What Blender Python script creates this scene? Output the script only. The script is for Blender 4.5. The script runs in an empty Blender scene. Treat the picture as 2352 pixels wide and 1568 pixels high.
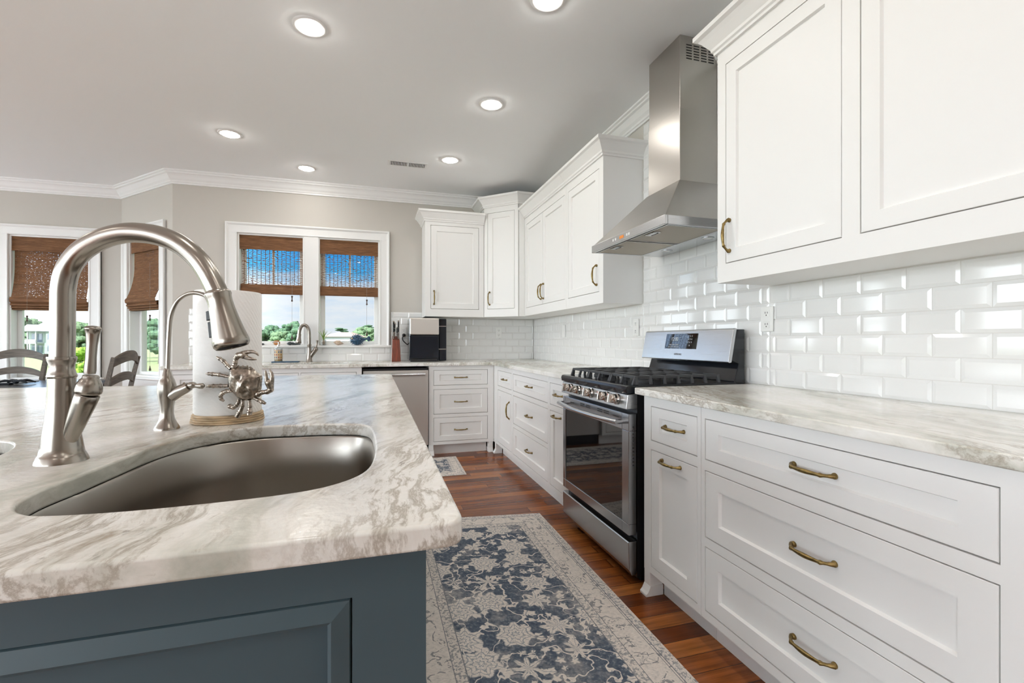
import bpy, bmesh, math, random
from mathutils import Vector, Matrix
from mathutils.geometry import tessellate_polygon
random.seed(7)
PI = math.pi
scene = bpy.context.scene
COL = scene.collection

# ------------------------------------------------------------------ camera
F, YAW, ZC = 1065.0, math.radians(16.45), 1.125          # focal length in px of a 2352 px wide frame
cam = bpy.data.cameras.new('camera'); cam.sensor_width = 36; cam.lens = 36 * F / 2352
cam.clip_start = 0.02; cam.clip_end = 1500
camo = bpy.data.objects.new('camera', cam); COL.objects.link(camo)
camo.location = (0, 0, ZC); camo.rotation_euler = (PI / 2, 0, -YAW)
scene.camera = camo
# ------------------------------------------------------------------ exposure
vs = scene.view_settings
vs.view_transform = 'Standard'; vs.look = 'None'; vs.gamma = 1; vs.use_curve_mapping = False
vs.exposure = 0.39
scene.cycles.max_bounces = 10; scene.cycles.diffuse_bounces = 6; scene.cycles.glossy_bounces = 5
scene.cycles.transparent_max_bounces = 24
scene.cycles.caustics_reflective = False; scene.cycles.caustics_refractive = False
scene.cycles.sample_clamp_indirect = 6
CAN_STRENGTH = 75.0
SKY_STRENGTH = 0.72
SUN_STRENGTH = 9.0
SKY_FILL = 9.0                      # added fill: unseen left-hand sky brightened this many times to light the interior

# ------------------------------------------------------------------ world: blue sky with a band of cloud over the horizon
def nd(nt, typ, **kw):
    n = nt.nodes.new(typ)
    for k, v in kw.items():
        if k in ('inp',):
            for i, val in v.items(): n.inputs[i].default_value = val
        else: setattr(n, k, v)
    return n
def ramp(nt, stops, interp='LINEAR'):
    r = nt.nodes.new('ShaderNodeValToRGB'); cr = r.color_ramp; cr.interpolation = interp
    while len(cr.elements) < len(stops): cr.elements.new(0.5)
    for e, (p, c) in zip(cr.elements, stops):
        e.position = p; e.color = (c, c, c, 1) if not hasattr(c, '__len__') else (*c[:3], 1)
    return r
def math_n(nt, op, a=None, b=None, c=None, clamp=False):
    m = nt.nodes.new('ShaderNodeMath'); m.operation = op; m.use_clamp = clamp
    for i, v in enumerate((a, b, c)):
        if v is None: continue
        if isinstance(v, (int, float)): m.inputs[i].default_value = v
        else: nt.links.new(v, m.inputs[i])
    return m.outputs[0]
def mixc(nt, fac, a, b, blend='MIX'):
    m = nt.nodes.new('ShaderNodeMix'); m.data_type = 'RGBA'; m.blend_type = blend
    for i, v in ((0, fac), (6, a), (7, b)):
        if isinstance(v, (int, float)): m.inputs[i].default_value = v
        elif hasattr(v, '__len__'): m.inputs[i].default_value = (*v[:3], 1)
        else: nt.links.new(v, m.inputs[i])
    return m.outputs[2]

world = bpy.data.worlds.new('sky'); scene.world = world; world.use_nodes = True
nt = world.node_tree; nt.nodes.clear()
out = nd(nt, 'ShaderNodeOutputWorld'); bg = nd(nt, 'ShaderNodeBackground')
tc = nd(nt, 'ShaderNodeTexCoord'); sep = nd(nt, 'ShaderNodeSeparateXYZ')
nt.links.new(tc.outputs['Generated'], sep.inputs[0])
mp = nd(nt, 'ShaderNodeMapping'); mp.inputs['Scale'].default_value = (5, 5, 22)
nt.links.new(tc.outputs['Generated'], mp.inputs[0])
cn = nd(nt, 'ShaderNodeTexNoise', inp={'Scale': 1.6, 'Detail': 7, 'Roughness': 0.55})
nt.links.new(mp.outputs[0], cn.inputs['Vector'])
elev = math_n(nt, 'ADD', sep.outputs[2], math_n(nt, 'MULTIPLY', math_n(nt, 'SUBTRACT', cn.outputs[0], 0.5), 0.05))
blue = ramp(nt, [(0.0, (0.80, 0.90, 1.0)), (0.09, (0.62, 0.80, 1.0)), (0.135, (0.05, 0.52, 1.0)), (0.20, (0.01, 0.36, 1.0)),
                 (0.30, (0.25, 0.45, 0.80)), (0.6, (0.78, 0.86, 0.96))])
nt.links.new(elev, blue.inputs[0])
cl = ramp(nt, [(0.0, 0.85), (0.118, 0.85), (0.140, 0.0), (0.26, 0.0), (0.36, 0.6), (1, 0.8)])
nt.links.new(elev, cl.inputs[0])
cc = nd(nt, 'ShaderNodeTexNoise', inp={'Scale': 2.6, 'Detail': 6, 'Roughness': 0.6})
nt.links.new(mp.outputs[0], cc.inputs['Vector'])
cr2 = ramp(nt, [(0.36, 0.25), (0.58, 1.0)]); nt.links.new(cc.outputs[0], cr2.inputs[0])
fac = math_n(nt, 'MULTIPLY', cl.outputs[0], cr2.outputs[0], clamp=True)
skyc = mixc(nt, fac, blue.outputs[0], (0.93, 0.96, 1.0))
fill_side = nd(nt, 'ShaderNodeMapRange', inp={1: -0.15, 2: 0.75, 3: 1.0, 4: SKY_FILL}); fill_side.interpolation_type = 'SMOOTHSTEP'
nt.links.new(math_n(nt, 'SUBTRACT', math_n(nt, 'MULTIPLY', sep.outputs[1], -0.25), math_n(nt, 'MULTIPLY', sep.outputs[0], 0.97)), fill_side.inputs[0])  # the added brightening points to the unseen left side
white = mixc(nt, math_n(nt, 'DIVIDE', math_n(nt, 'SUBTRACT', fill_side.outputs[0], 1.0), SKY_FILL - 1.0), skyc, (0.86, 0.94, 1.0))
nt.links.new(white, bg.inputs[0]); nt.links.new(math_n(nt, 'MULTIPLY', fill_side.outputs[0], SKY_STRENGTH), bg.inputs[1])
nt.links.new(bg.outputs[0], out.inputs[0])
sun = bpy.data.lights.new('sun', 'SUN'); sun.energy = SUN_STRENGTH; sun.angle = 0.01; sun.color = (0.95, 0.98, 1.0)
suno = bpy.data.objects.new('sun', sun); COL.objects.link(suno); suno.rotation_euler = (math.radians(40), 0, math.radians(-18)); suno.location = (0, 0, 30)

# ------------------------------------------------------------------ materials
def new_mat(name):
    m = bpy.data.materials.new(name); m.use_nodes = True
    return m, m.node_tree, m.node_tree.nodes['Principled BSDF']
def simple(name, col, rough=0.5, metal=0.0, spec=0.5, noise=0.0, nscale=(30, 30, 30), bump=0.0, emit=None, es=0, coat=0.0):
    m, nt, b = new_mat(name)
    b.inputs['Base Color'].default_value = (*col, 1); b.inputs['Roughness'].default_value = rough
    b.inputs['Metallic'].default_value = metal; b.inputs['Specular IOR Level'].default_value = spec
    b.inputs['Coat Weight'].default_value = coat
    if emit: b.inputs['Emission Color'].default_value = (*emit, 1); b.inputs['Emission Strength'].default_value = es
    if noise or bump:
        tc = nd(nt, 'ShaderNodeTexCoord'); mp = nd(nt, 'ShaderNodeMapping'); mp.inputs['Scale'].default_value = nscale
        nt.links.new(tc.outputs['Object'], mp.inputs[0])
        n = nd(nt, 'ShaderNodeTexNoise', inp={'Scale': 1.0, 'Detail': 4}); nt.links.new(mp.outputs[0], n.inputs['Vector'])
        if noise:
            r = ramp(nt, [(0.3, [c * (1 - noise) for c in col]), (0.7, [min(1, c * (1 + noise)) for c in col])])
            nt.links.new(n.outputs[0], r.inputs[0]); nt.links.new(r.outputs[0], b.inputs['Base Color'])
        if bump:
            bp = nd(nt, 'ShaderNodeBump', inp={'Strength': bump, 'Distance': 0.002})
            nt.links.new(n.outputs[0], bp.inputs['Height']); nt.links.new(bp.outputs[0], b.inputs['Normal'])
    return m
def brushed(name, col, rough, scale, aniso=0.0, amp=0.12):
    m, nt, b = new_mat(name)
    b.inputs['Metallic'].default_value = 1; b.inputs['Base Color'].default_value = (*col, 1); b.inputs['Anisotropic'].default_value = aniso
    tc = nd(nt, 'ShaderNodeTexCoord'); mp = nd(nt, 'ShaderNodeMapping'); mp.inputs['Scale'].default_value = scale
    nt.links.new(tc.outputs['Object'], mp.inputs[0])
    n = nd(nt, 'ShaderNodeTexNoise', inp={'Scale': 1.0, 'Detail': 5, 'Roughness': 0.7}); nt.links.new(mp.outputs[0], n.inputs['Vector'])
    mr = nd(nt, 'ShaderNodeMapRange', inp={3: rough - amp, 4: rough + amp}); nt.links.new(n.outputs[0], mr.inputs[0])
    nt.links.new(mr.outputs[0], b.inputs['Roughness'])
    return m

M = {}
M['wall'] = simple('greige_wall_paint', (0.60, 0.57, 0.525), 0.85, bump=0.03, nscale=(120, 120, 120), spec=0.2)
M['ceiling'] = simple('ceiling_paint', (0.90, 0.91, 0.91), 0.9, spec=0.15)
M['trim'] = simple('white_trim_paint', (0.86, 0.86, 0.85), 0.35)
M['cab'] = simple('white_cabinet_paint', (0.86, 0.855, 0.84), 0.45, spec=0.4)
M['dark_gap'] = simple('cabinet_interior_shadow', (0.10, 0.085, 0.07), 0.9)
M['blue'] = simple('slate_blue_cabinet_paint', (0.068, 0.108, 0.128), 0.42)
M['tile'] = simple('glossy_white_tile', (0.84, 0.84, 0.83), 0.07, spec=0.6)
M['grout'] = simple('pale_grout', (0.70, 0.69, 0.66), 0.9)
M['steel'] = brushed('brushed_steel', (0.56, 0.57, 0.585), 0.26, (3, 3, 400), 0.3, 0.06)
M['steel_range'] = brushed('blued_range_steel', (0.43, 0.445, 0.47), 0.24, (3, 3, 300), 0.3, 0.05)
M['steel_light'] = brushed('pale_steel', (0.74, 0.70, 0.66), 0.42, (260, 260, 3), 0.2, 0.05)
M['steel_h'] = brushed('brushed_steel_horizontal', (0.52, 0.50, 0.475), 0.30, (3, 3, 260), 0.3, 0.06)
M['steel_v'] = brushed('brushed_steel_vertical', (0.50, 0.475, 0.44), 0.30, (260, 260, 3), 0.3, 0.05)
M['sink'] = brushed('satin_sink_steel', (0.42, 0.395, 0.36), 0.30, (4, 4, 300), 0.4, 0.06)
M['nickel'] = brushed('brushed_nickel', (0.36, 0.33, 0.292), 0.25, (60, 60, 600), 0.2, 0.06)
M['dnickel'] = brushed('dark_nickel', (0.32, 0.285, 0.25), 0.26, (60, 60, 500), 0.2, 0.06)
M['bronze'] = simple('antique_brass', (0.26, 0.185, 0.075), 0.34, 1.0, noise=0.35, nscale=(90, 90, 90))
M['black'] = simple('black_plastic', (0.012, 0.012, 0.014), 0.35)
M['enamel'] = simple('black_enamel', (0.012, 0.014, 0.018), 0.12)
M['iron'] = simple('cast_iron', (0.045, 0.048, 0.053), 0.55, bump=0.3, nscale=(400, 400, 400))
M['oven_glass'] = simple('dark_oven_glass', (0.008, 0.008, 0.009), 0.03, spec=0.8)
M['chrome'] = simple('polished_chrome', (0.70, 0.66, 0.62), 0.10, 1.0)
M['plate'] = simple('white_plastic', (0.85, 0.85, 0.83), 0.3)
M['slot'] = simple('dark_slot', (0.03, 0.03, 0.03), 0.8)
M['pewter'] = simple('aged_pewter', (0.34, 0.295, 0.25), 0.27, 1.0, noise=0.5, nscale=(110, 110, 110), bump=0.55)
M['verdigris'] = simple('green_patina', (0.12, 0.20, 0.15), 0.4, 0.7, noise=0.4, nscale=(150, 150, 150))
M['rope_wood'] = simple('limed_wood', (0.50, 0.37, 0.23), 0.6, noise=0.35, nscale=(30, 30, 160))
M['chair_wood'] = simple('weathered_grey_wood', (0.10, 0.078, 0.058), 0.55, noise=0.4, nscale=(8, 60, 60))
M['table_wood'] = simple('dark_table_wood', (0.02, 0.018, 0.018), 0.25, noise=0.3, nscale=(6, 60, 6))
M['cherry'] = simple('cherry_knife_block', (0.19, 0.045, 0.024), 0.35, noise=0.35, nscale=(60, 60, 8))
M['navy'] = simple('navy_ceramic', (0.025, 0.075, 0.14), 0.3, noise=0.4, nscale=(60, 60, 60))
M['navy_gloss'] = simple('gloss_navy_black', (0.006, 0.009, 0.016), 0.08)
M['leaf'] = simple('succulent_leaf', (0.22, 0.36, 0.06), 0.5, noise=0.4, nscale=(60, 60, 30))
M['shell'] = simple('shell', (0.60, 0.46, 0.35), 0.5, noise=0.3, nscale=(80, 80, 80))
M['orange_shell'] = simple('orange_shell', (0.52, 0.23, 0.08), 0.5, noise=0.3, nscale=(80, 80, 80))
M['bark'] = simple('bark', (0.10, 0.075, 0.055), 0.9, noise=0.3)
M['cord'] = simple('cord', (0.30, 0.27, 0.24), 0.8)
M['tassel'] = simple('tassel_wood', (0.06, 0.03, 0.02), 0.5)
M['napkin'] = simple('charcoal_napkin', (0.02, 0.024, 0.03), 0.9)
M['mat_white'] = simple('pale_placemat', (0.62, 0.66, 0.70), 0.4)
M['amber'] = simple('amber_display', (0.5, 0.16, 0.02), 0.4, emit=(1.0, 0.3, 0.03), es=0.25)
M['filter'] = simple('mesh_filter', (0.46, 0.41, 0.34), 0.45, 0.8, bump=0.8, nscale=(10, 900, 10))
M['red'] = simple('red_mark', (0.5, 0.02, 0.01), 0.4)
M['grey_text'] = simple('grey_lettering', (0.20, 0.20, 0.21), 0.5)
M['white_text'] = simple('white_lettering', (0.75, 0.77, 0.8), 0.5)
M['siding'] = simple('pale_green_siding', (0.21, 0.265, 0.225), 0.8)
M['siding_w'] = simple('white_siding', (0.36, 0.37, 0.375), 0.8)
M['roof'] = simple('brown_shingle', (0.23, 0.175, 0.145), 0.9, noise=0.15)
M['roof_g'] = simple('grey_shingle', (0.19, 0.19, 0.20), 0.9, noise=0.15)
M['hwin'] = simple('house_window', (0.07, 0.10, 0.13), 0.1)
M['gravel'] = simple('path_concrete', (0.36, 0.35, 0.33), 0.9)

def foliage(name, c1, c2):
    m, nt, b = new_mat(name); b.inputs['Roughness'].default_value = 0.8; b.inputs['Specular IOR Level'].default_value = 0.2
    tc = nd(nt, 'ShaderNodeTexCoord')
    n = nd(nt, 'ShaderNodeTexNoise', inp={'Scale': 2.2, 'Detail': 8, 'Roughness': 0.8}); nt.links.new(tc.outputs['Object'], n.inputs['Vector'])
    r = ramp(nt, [(0.40, c1), (0.60, c2)]); nt.links.new(n.outputs[0], r.inputs[0]); nt.links.new(r.outputs[0], b.inputs['Base Color'])
    return m
M['tree_dark'] = foliage('dark_foliage', (0.024, 0.055, 0.034), (0.085, 0.145, 0.075))
M['tree_mid'] = foliage('mid_foliage', (0.05, 0.088, 0.05), (0.14, 0.20, 0.10))
M['tree_lime'] = foliage('lime_foliage', (0.10, 0.21, 0.025), (0.27, 0.42, 0.06))
M['grass'] = foliage('mown_grass', (0.135, 0.185, 0.07), (0.20, 0.23, 0.11))

def glass_mat():
    m, nt, b = new_mat('window_glass'); nt.nodes.remove(b)
    o = nt.nodes['Material Output']; t = nd(nt, 'ShaderNodeBsdfTransparent'); t.inputs[0].default_value = (0.97, 0.98, 0.98, 1)
    g = nd(nt, 'ShaderNodeBsdfGlossy', inp={'Roughness': 0.0}); fr = nd(nt, 'ShaderNodeFresnel', inp={0: 1.3}); geo = nd(nt, 'ShaderNodeNewGeometry')
    mx = nd(nt, 'ShaderNodeMixShader'); nt.links.new(math_n(nt, 'MULTIPLY', fr.outputs[0], math_n(nt, 'SUBTRACT', 1.0, geo.outputs['Backfacing'])), mx.inputs[0]); nt.links.new(t.outputs[0], mx.inputs[1]); nt.links.new(g.outputs[0], mx.inputs[2])
    nt.links.new(mx.outputs[0], o.inputs[0]); return m
M['glass'] = glass_mat()
def bottle_glass():
    m, nt, b = new_mat('clear_glass'); nt.nodes.remove(b)
    o = nt.nodes['Material Output']; t = nd(nt, 'ShaderNodeBsdfTransparent'); t.inputs[0].default_value = (0.90, 0.92, 0.92, 1)
    g = nd(nt, 'ShaderNodeBsdfGlossy', inp={'Roughness': 0.03}); fr = nd(nt, 'ShaderNodeLayerWeight', inp={0: 0.35})
    mx = nd(nt, 'ShaderNodeMixShader'); nt.links.new(fr.outputs[1], mx.inputs[0]); nt.links.new(t.outputs[0], mx.inputs[1]); nt.links.new(g.outputs[0], mx.inputs[2])
    nt.links.new(mx.outputs[0], o.inputs[0]); return m
M['clear'] = bottle_glass()

def granite():
    m, nt, b = new_mat('fantasy_brown_stone')
    geo = nd(nt, 'ShaderNodeNewGeometry')
    rot = nd(nt, 'ShaderNodeMapping'); rot.inputs['Rotation'].default_value = (0.12, 0.30, math.radians(17)); nt.links.new(geo.outputs['Position'], rot.inputs[0])
    wn = nd(nt, 'ShaderNodeTexNoise', inp={'Scale': 2.6, 'Detail': 4}); nt.links.new(rot.outputs[0], wn.inputs['Vector'])
    vm = nd(nt, 'ShaderNodeVectorMath', operation='MULTIPLY_ADD'); nt.links.new(wn.outputs['Color'], vm.inputs[0]); vm.inputs[1].default_value = (0.20, 0.20, 0.20); nt.links.new(rot.outputs[0], vm.inputs[2])
    def band(scale, det, ro):
        mp = nd(nt, 'ShaderNodeMapping'); mp.inputs['Scale'].default_value = scale; nt.links.new(vm.outputs[0], mp.inputs[0])
        n = nd(nt, 'ShaderNodeTexNoise', inp={'Scale': 1.0, 'Detail': det, 'Roughness': ro}); nt.links.new(mp.outputs[0], n.inputs['Vector']); return n.outputs[0]
    base = band((8, 1.6, 6), 7, 0.62); vein = band((13, 2.2, 10), 8, 0.70); spk = band((60, 22, 60), 6, 0.70); zone = band((3.2, 1.0, 3), 4, 0.55); cloud = band((4.5, 1.2, 4), 5, 0.6)
    col = ramp(nt, [(0.30, (0.47, 0.485, 0.42)), (0.40, (0.64, 0.635, 0.565)), (0.47, (0.80, 0.78, 0.72)), (0.56, (0.88, 0.87, 0.83)), (0.75, (0.91, 0.90, 0.88))]); nt.links.new(base, col.inputs[0])
    gz = ramp(nt, [(0.52, 0.0), (0.66, 0.75)]); nt.links.new(cloud, gz.inputs[0])
    c0 = mixc(nt, gz.outputs[0], col.outputs[0], (0.62, 0.60, 0.55))
    ridge = math_n(nt, 'ABSOLUTE', math_n(nt, 'SUBTRACT', vein, 0.5)); rv = ramp(nt, [(0.0, 0.75), (0.018, 0.45), (0.05, 0.0)]); nt.links.new(ridge, rv.inputs[0])
    zm = ramp(nt, [(0.46, 0.05), (0.58, 1.0)]); nt.links.new(zone, zm.inputs[0])
    c1 = mixc(nt, math_n(nt, 'MULTIPLY', rv.outputs[0], zm.outputs[0]), c0, (0.34, 0.285, 0.215))
    bz = ramp(nt, [(0.585, 0.0), (0.68, 0.85)]); nt.links.new(vein, bz.inputs[0])
    c2 = mixc(nt, math_n(nt, 'MULTIPLY', bz.outputs[0], zm.outputs[0]), c1, (0.37, 0.305, 0.225))
    sp = ramp(nt, [(0.58, 0.0), (0.66, 0.9)]); nt.links.new(spk, sp.inputs[0])
    zm2 = ramp(nt, [(0.54, 0.0), (0.66, 1.0)]); nt.links.new(math_n(nt, 'ADD', math_n(nt, 'MULTIPLY', zone, 0.6), math_n(nt, 'MULTIPLY', vein, 0.4)), zm2.inputs[0])
    c3 = mixc(nt, math_n(nt, 'MULTIPLY', sp.outputs[0], zm2.outputs[0]), c2, (0.13, 0.105, 0.075))
    nt.links.new(c3, b.inputs['Base Color'])
    fine = nd(nt, 'ShaderNodeTexNoise', inp={'Scale': 75, 'Detail': 3}); nt.links.new(geo.outputs['Position'], fine.inputs['Vector'])
    rr = nd(nt, 'ShaderNodeMapRange', inp={3: 0.12, 4: 0.28}); nt.links.new(fine.outputs[0], rr.inputs[0]); nt.links.new(rr.outputs[0], b.inputs['Roughness'])
    bp = nd(nt, 'ShaderNodeBump', inp={'Strength': 0.22, 'Distance': 0.003}); nt.links.new(fine.outputs[0], bp.inputs['Height']); nt.links.new(bp.outputs[0], b.inputs['Normal'])
    b.inputs['Specular IOR Level'].default_value = 0.45
    return m
M['granite'] = granite()

def wood_floor():
    m, nt, b = new_mat('hardwood_planks')
    geo = nd(nt, 'ShaderNodeNewGeometry'); sp = nd(nt, 'ShaderNodeSeparateXYZ'); nt.links.new(geo.outputs['Position'], sp.inputs[0])
    W, Ln = 0.083, 0.95
    row = math_n(nt, 'DIVIDE', sp.outputs[1], W); rid = math_n(nt, 'FLOOR', row); rf = math_n(nt, 'FRACT', row)
    w1 = nd(nt, 'ShaderNodeTexWhiteNoise', noise_dimensions='1D'); nt.links.new(rid, w1.inputs['W'])
    xx = math_n(nt, 'ADD', math_n(nt, 'DIVIDE', sp.outputs[0], Ln), math_n(nt, 'MULTIPLY', w1.outputs[0], 7.3))
    xid = math_n(nt, 'FLOOR', xx); xf = math_n(nt, 'FRACT', xx)
    cv = nd(nt, 'ShaderNodeCombineXYZ'); nt.links.new(rid, cv.inputs[0]); nt.links.new(xid, cv.inputs[1])
    w2 = nd(nt, 'ShaderNodeTexWhiteNoise', noise_dimensions='2D'); nt.links.new(cv.outputs[0], w2.inputs['Vector'])
    base = ramp(nt, [(0.0, (0.13, 0.034, 0.009)), (0.35, (0.24, 0.066, 0.015)), (0.7, (0.33, 0.10, 0.023)), (1.0, (0.42, 0.145, 0.036))]); nt.links.new(w2.outputs[0], base.inputs[0])
    gm = nd(nt, 'ShaderNodeMapping'); gm.inputs['Scale'].default_value = (2.5, 40, 1); nt.links.new(geo.outputs['Position'], gm.inputs[0])
    av = nd(nt, 'ShaderNodeVectorMath', operation='ADD'); nt.links.new(gm.outputs[0], av.inputs[0]); nt.links.new(cv.outputs[0], av.inputs[1])
    gn = nd(nt, 'ShaderNodeTexNoise', inp={'Scale': 1.0, 'Detail': 6, 'Roughness': 0.65}); nt.links.new(av.outputs[0], gn.inputs['Vector'])
    gr = ramp(nt, [(0.30, 0.45), (0.65, 1.15)]); nt.links.new(gn.outputs[0], gr.inputs[0])
    col = mixc(nt, 1.0, base.outputs[0], gr.outputs[0], 'MULTIPLY')
    e1 = math_n(nt, 'LESS_THAN', math_n(nt, 'ABSOLUTE', math_n(nt, 'SUBTRACT', rf, 0.5)), 0.485)
    e2 = math_n(nt, 'GREATER_THAN', xf, 0.0022); seam = math_n(nt, 'MULTIPLY', e1, e2)
    col2 = mixc(nt, seam, (0.03, 0.01, 0.005), col); nt.links.new(col2, b.inputs['Base Color'])
    b.inputs['Roughness'].default_value = 0.22; b.inputs['Specular IOR Level'].default_value = 0.35
    bp = nd(nt, 'ShaderNodeBump', inp={'Strength': 0.25, 'Distance': 0.001}); nt.links.new(seam, bp.inputs['Height']); nt.links.new(bp.outputs[0], b.inputs['Normal'])
    return m
M['floor'] = wood_floor()

def rug_mat(name, wid, leng, small=False):
    # u, v in metres from the UV map; distressed floral field inside guard bands and a cream border
    m, nt, b = new_mat(name); b.inputs['Roughness'].default_value = 0.95; b.inputs['Specular IOR Level'].default_value = 0.1
    uv = nd(nt, 'ShaderNodeUVMap'); sp = nd(nt, 'ShaderNodeSeparateXYZ'); nt.links.new(uv.outputs[0], sp.inputs[0])
    U, V = sp.outputs[0], sp.outputs[1]
    du = math_n(nt, 'MINIMUM', U, math_n(nt, 'SUBTRACT', wid, U)); dv = math_n(nt, 'MINIMUM', V, math_n(nt, 'SUBTRACT', leng, V))
    d = math_n(nt, 'MINIMUM', du, dv)
    k = 0.55 if small else 1.0
    def noise(sc, det=4, ro=0.6, scale=None):
        n = nd(nt, 'ShaderNodeTexNoise', inp={'Scale': sc, 'Detail': det, 'Roughness': ro})
        src = uv.outputs[0]
        if scale:
            mp = nd(nt, 'ShaderNodeMapping'); mp.inputs['Scale'].default_value = scale; nt.links.new(src, mp.inputs[0]); src = mp.outputs[0]
        nt.links.new(src, n.inputs['Vector']); return n
    warp = noise(14, 3); wv = nd(nt, 'ShaderNodeVectorMath', operation='MULTIPLY_ADD'); nt.links.new(warp.outputs['Color'], wv.inputs[0]); wv.inputs[1].default_value = (0.03, 0.03, 0); nt.links.new(uv.outputs[0], wv.inputs[2])
    vor = nd(nt, 'ShaderNodeTexVoronoi', inp={'Scale': 5.4 / k, 'Randomness': 0.4}); nt.links.new(wv.outputs[0], vor.inputs['Vector'])
    vor2 = nd(nt, 'ShaderNodeTexVoronoi', inp={'Scale': 19 / k, 'Randomness': 0.9}); nt.links.new(wv.outputs[0], vor2.inputs['Vector'])
    petal = noise(42, 2); scroll = noise(9 / k, 2, 0.5); fine = noise(60, 5, 0.7); weave = noise(1.0, 3, 0.7, (60, 420, 1))
    def flower(vn, scale, petals, wobble):
        dv_ = nd(nt, 'ShaderNodeVectorMath', operation='SUBTRACT'); nt.links.new(wv.outputs[0], dv_.inputs[0]); nt.links.new(vn.outputs['Position'], dv_.inputs[1])
        sx = nd(nt, 'ShaderNodeSeparateXYZ'); nt.links.new(dv_.outputs[0], sx.inputs[0])
        ang = math_n(nt, 'ARCTAN2', sx.outputs[1], sx.outputs[0]); pet = math_n(nt, 'COSINE', math_n(nt, 'MULTIPLY', ang, petals))
        r_ = math_n(nt, 'ADD', vn.outputs['Distance'], math_n(nt, 'MULTIPLY', math_n(nt, 'SUBTRACT', petal.outputs[0], 0.5), wobble))
        r_ = math_n(nt, 'ADD', r_, math_n(nt, 'MULTIPLY', math_n(nt, 'SUBTRACT', fine.outputs[0], 0.5), 0.10))
        return math_n(nt, 'ADD', r_, math_n(nt, 'MULTIPLY', math_n(nt, 'MULTIPLY', pet, vn.outputs['Distance']), 0.14)), math_n(nt, 'ABSOLUTE', math_n(nt, 'SINE', math_n(nt, 'MULTIPLY', ang, petals)))
    dist, spoke = flower(vor, 5.4 / k, 7.0, 0.10)
    flower_m = ramp(nt, [(0.34, 1.0), (0.38, 0.0)]); nt.links.new(dist, flower_m.inputs[0])
    def ringat(c, w): return math_n(nt, 'LESS_THAN', math_n(nt, 'ABSOLUTE', math_n(nt, 'SUBTRACT', dist, c)), w)
    rings = math_n(nt, 'MAXIMUM', math_n(nt, 'MAXIMUM', ringat(0.27, 0.014), ringat(0.175, 0.014)), math_n(nt, 'MAXIMUM', ringat(0.09, 0.012), math_n(nt, 'MULTIPLY', math_n(nt, 'LESS_THAN', spoke, 0.16), math_n(nt, 'GREATER_THAN', dist, 0.12))))
    rings = math_n(nt, 'MULTIPLY', rings, math_n(nt, 'GREATER_THAN', fine.outputs[0], 0.42))
    d2, sp2 = flower(vor2, 19 / k, 5.0, 0.35); small_f = ramp(nt, [(0.28, 1.0), (0.36, 0.0)]); nt.links.new(d2, small_f.inputs[0])
    sc = math_n(nt, 'LESS_THAN', math_n(nt, 'ABSOLUTE', math_n(nt, 'SUBTRACT', scroll.outputs[0], 0.5)), 0.013)
    blue = ramp(nt, [(0.36, (0.075, 0.098, 0.14)), (0.55, (0.13, 0.16, 0.205)), (0.68, (0.36, 0.36, 0.36))]); nt.links.new(fine.outputs[0], blue.inputs[0])
    cream = ramp(nt, [(0.30, (0.56, 0.53, 0.50)), (0.46, (0.78, 0.715, 0.655)), (0.70, (0.86, 0.79, 0.725))]); nt.links.new(fine.outputs[0], cream.inputs[0])
    greyb = (0.30, 0.325, 0.355)
    motif = math_n(nt, 'MAXIMUM', flower_m.outputs[0], math_n(nt, 'MAXIMUM', small_f.outputs[0], sc))
    fl = mixc(nt, math_n(nt, 'MULTIPLY', rings, 0.85), cream.outputs[0], greyb)
    fade = noise(3.2, 5, 0.75); fr_ = ramp(nt, [(0.50, 0.0), (0.72, 0.65)]); nt.links.new(fade.outputs[0], fr_.inputs[0])
    field = mixc(nt, motif, mixc(nt, fr_.outputs[0], blue.outputs[0], cream.outputs[0]), fl)
    # border motifs
    vor3 = nd(nt, 'ShaderNodeTexVoronoi', inp={'Scale': 9.0 / k, 'Randomness': 0.5}); nt.links.new(wv.outputs[0], vor3.inputs['Vector'])
    d3, sp3 = flower(vor3, 9.0 / k, 4.0, 0.45)
    def near3(c, w): return math_n(nt, 'LESS_THAN', math_n(nt, 'ABSOLUTE', math_n(nt, 'SUBTRACT', d3, c)), w)
    bm_ = math_n(nt, 'MAXIMUM', math_n(nt, 'MAXIMUM', near3(0.34, 0.022), near3(0.20, 0.020)), math_n(nt, 'MAXIMUM', near3(0.07, 0.03), sc))
    bm2 = math_n(nt, 'MULTIPLY', bm_, math_n(nt, 'GREATER_THAN', noise(38, 4, 0.7).outputs[0], 0.48))
    border = mixc(nt, math_n(nt, 'MULTIPLY', bm2, 0.75), cream.outputs[0], (0.17, 0.18, 0.20))
    gsp = math_n(nt, 'GREATER_THAN', noise(75, 3, 0.7).outputs[0], 0.52)
    guard = mixc(nt, math_n(nt, 'MULTIPLY', gsp, 0.7), cream.outputs[0], (0.22, 0.235, 0.26))
    def between(a, c): return math_n(nt, 'MULTIPLY', math_n(nt, 'GREATER_THAN', d, a * k), math_n(nt, 'LESS_THAN', d, c * k))
    line = math_n(nt, 'MAXIMUM', math_n(nt, 'MAXIMUM', between(0.040, 0.044), between(0.050, 0.053)), math_n(nt, 'MAXIMUM', between(0.146, 0.149), between(0.186, 0.190)))
    c0 = mixc(nt, between(0.0, 0.19), field, border)
    c1 = mixc(nt, math_n(nt, 'MAXIMUM', between(0.008, 0.04), between(0.149, 0.186)), c0, guard)
    c2 = mixc(nt, math_n(nt, 'MULTIPLY', line, 0.8), c1, (0.15, 0.17, 0.20))
    wr = ramp(nt, [(0.3, 0.80), (0.7, 1.14)]); nt.links.new(weave.outputs[0], wr.inputs[0])
    c3 = mixc(nt, 1.0, c2, wr.outputs[0], 'MULTIPLY'); nt.links.new(c3, b.inputs['Base Color'])
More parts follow.
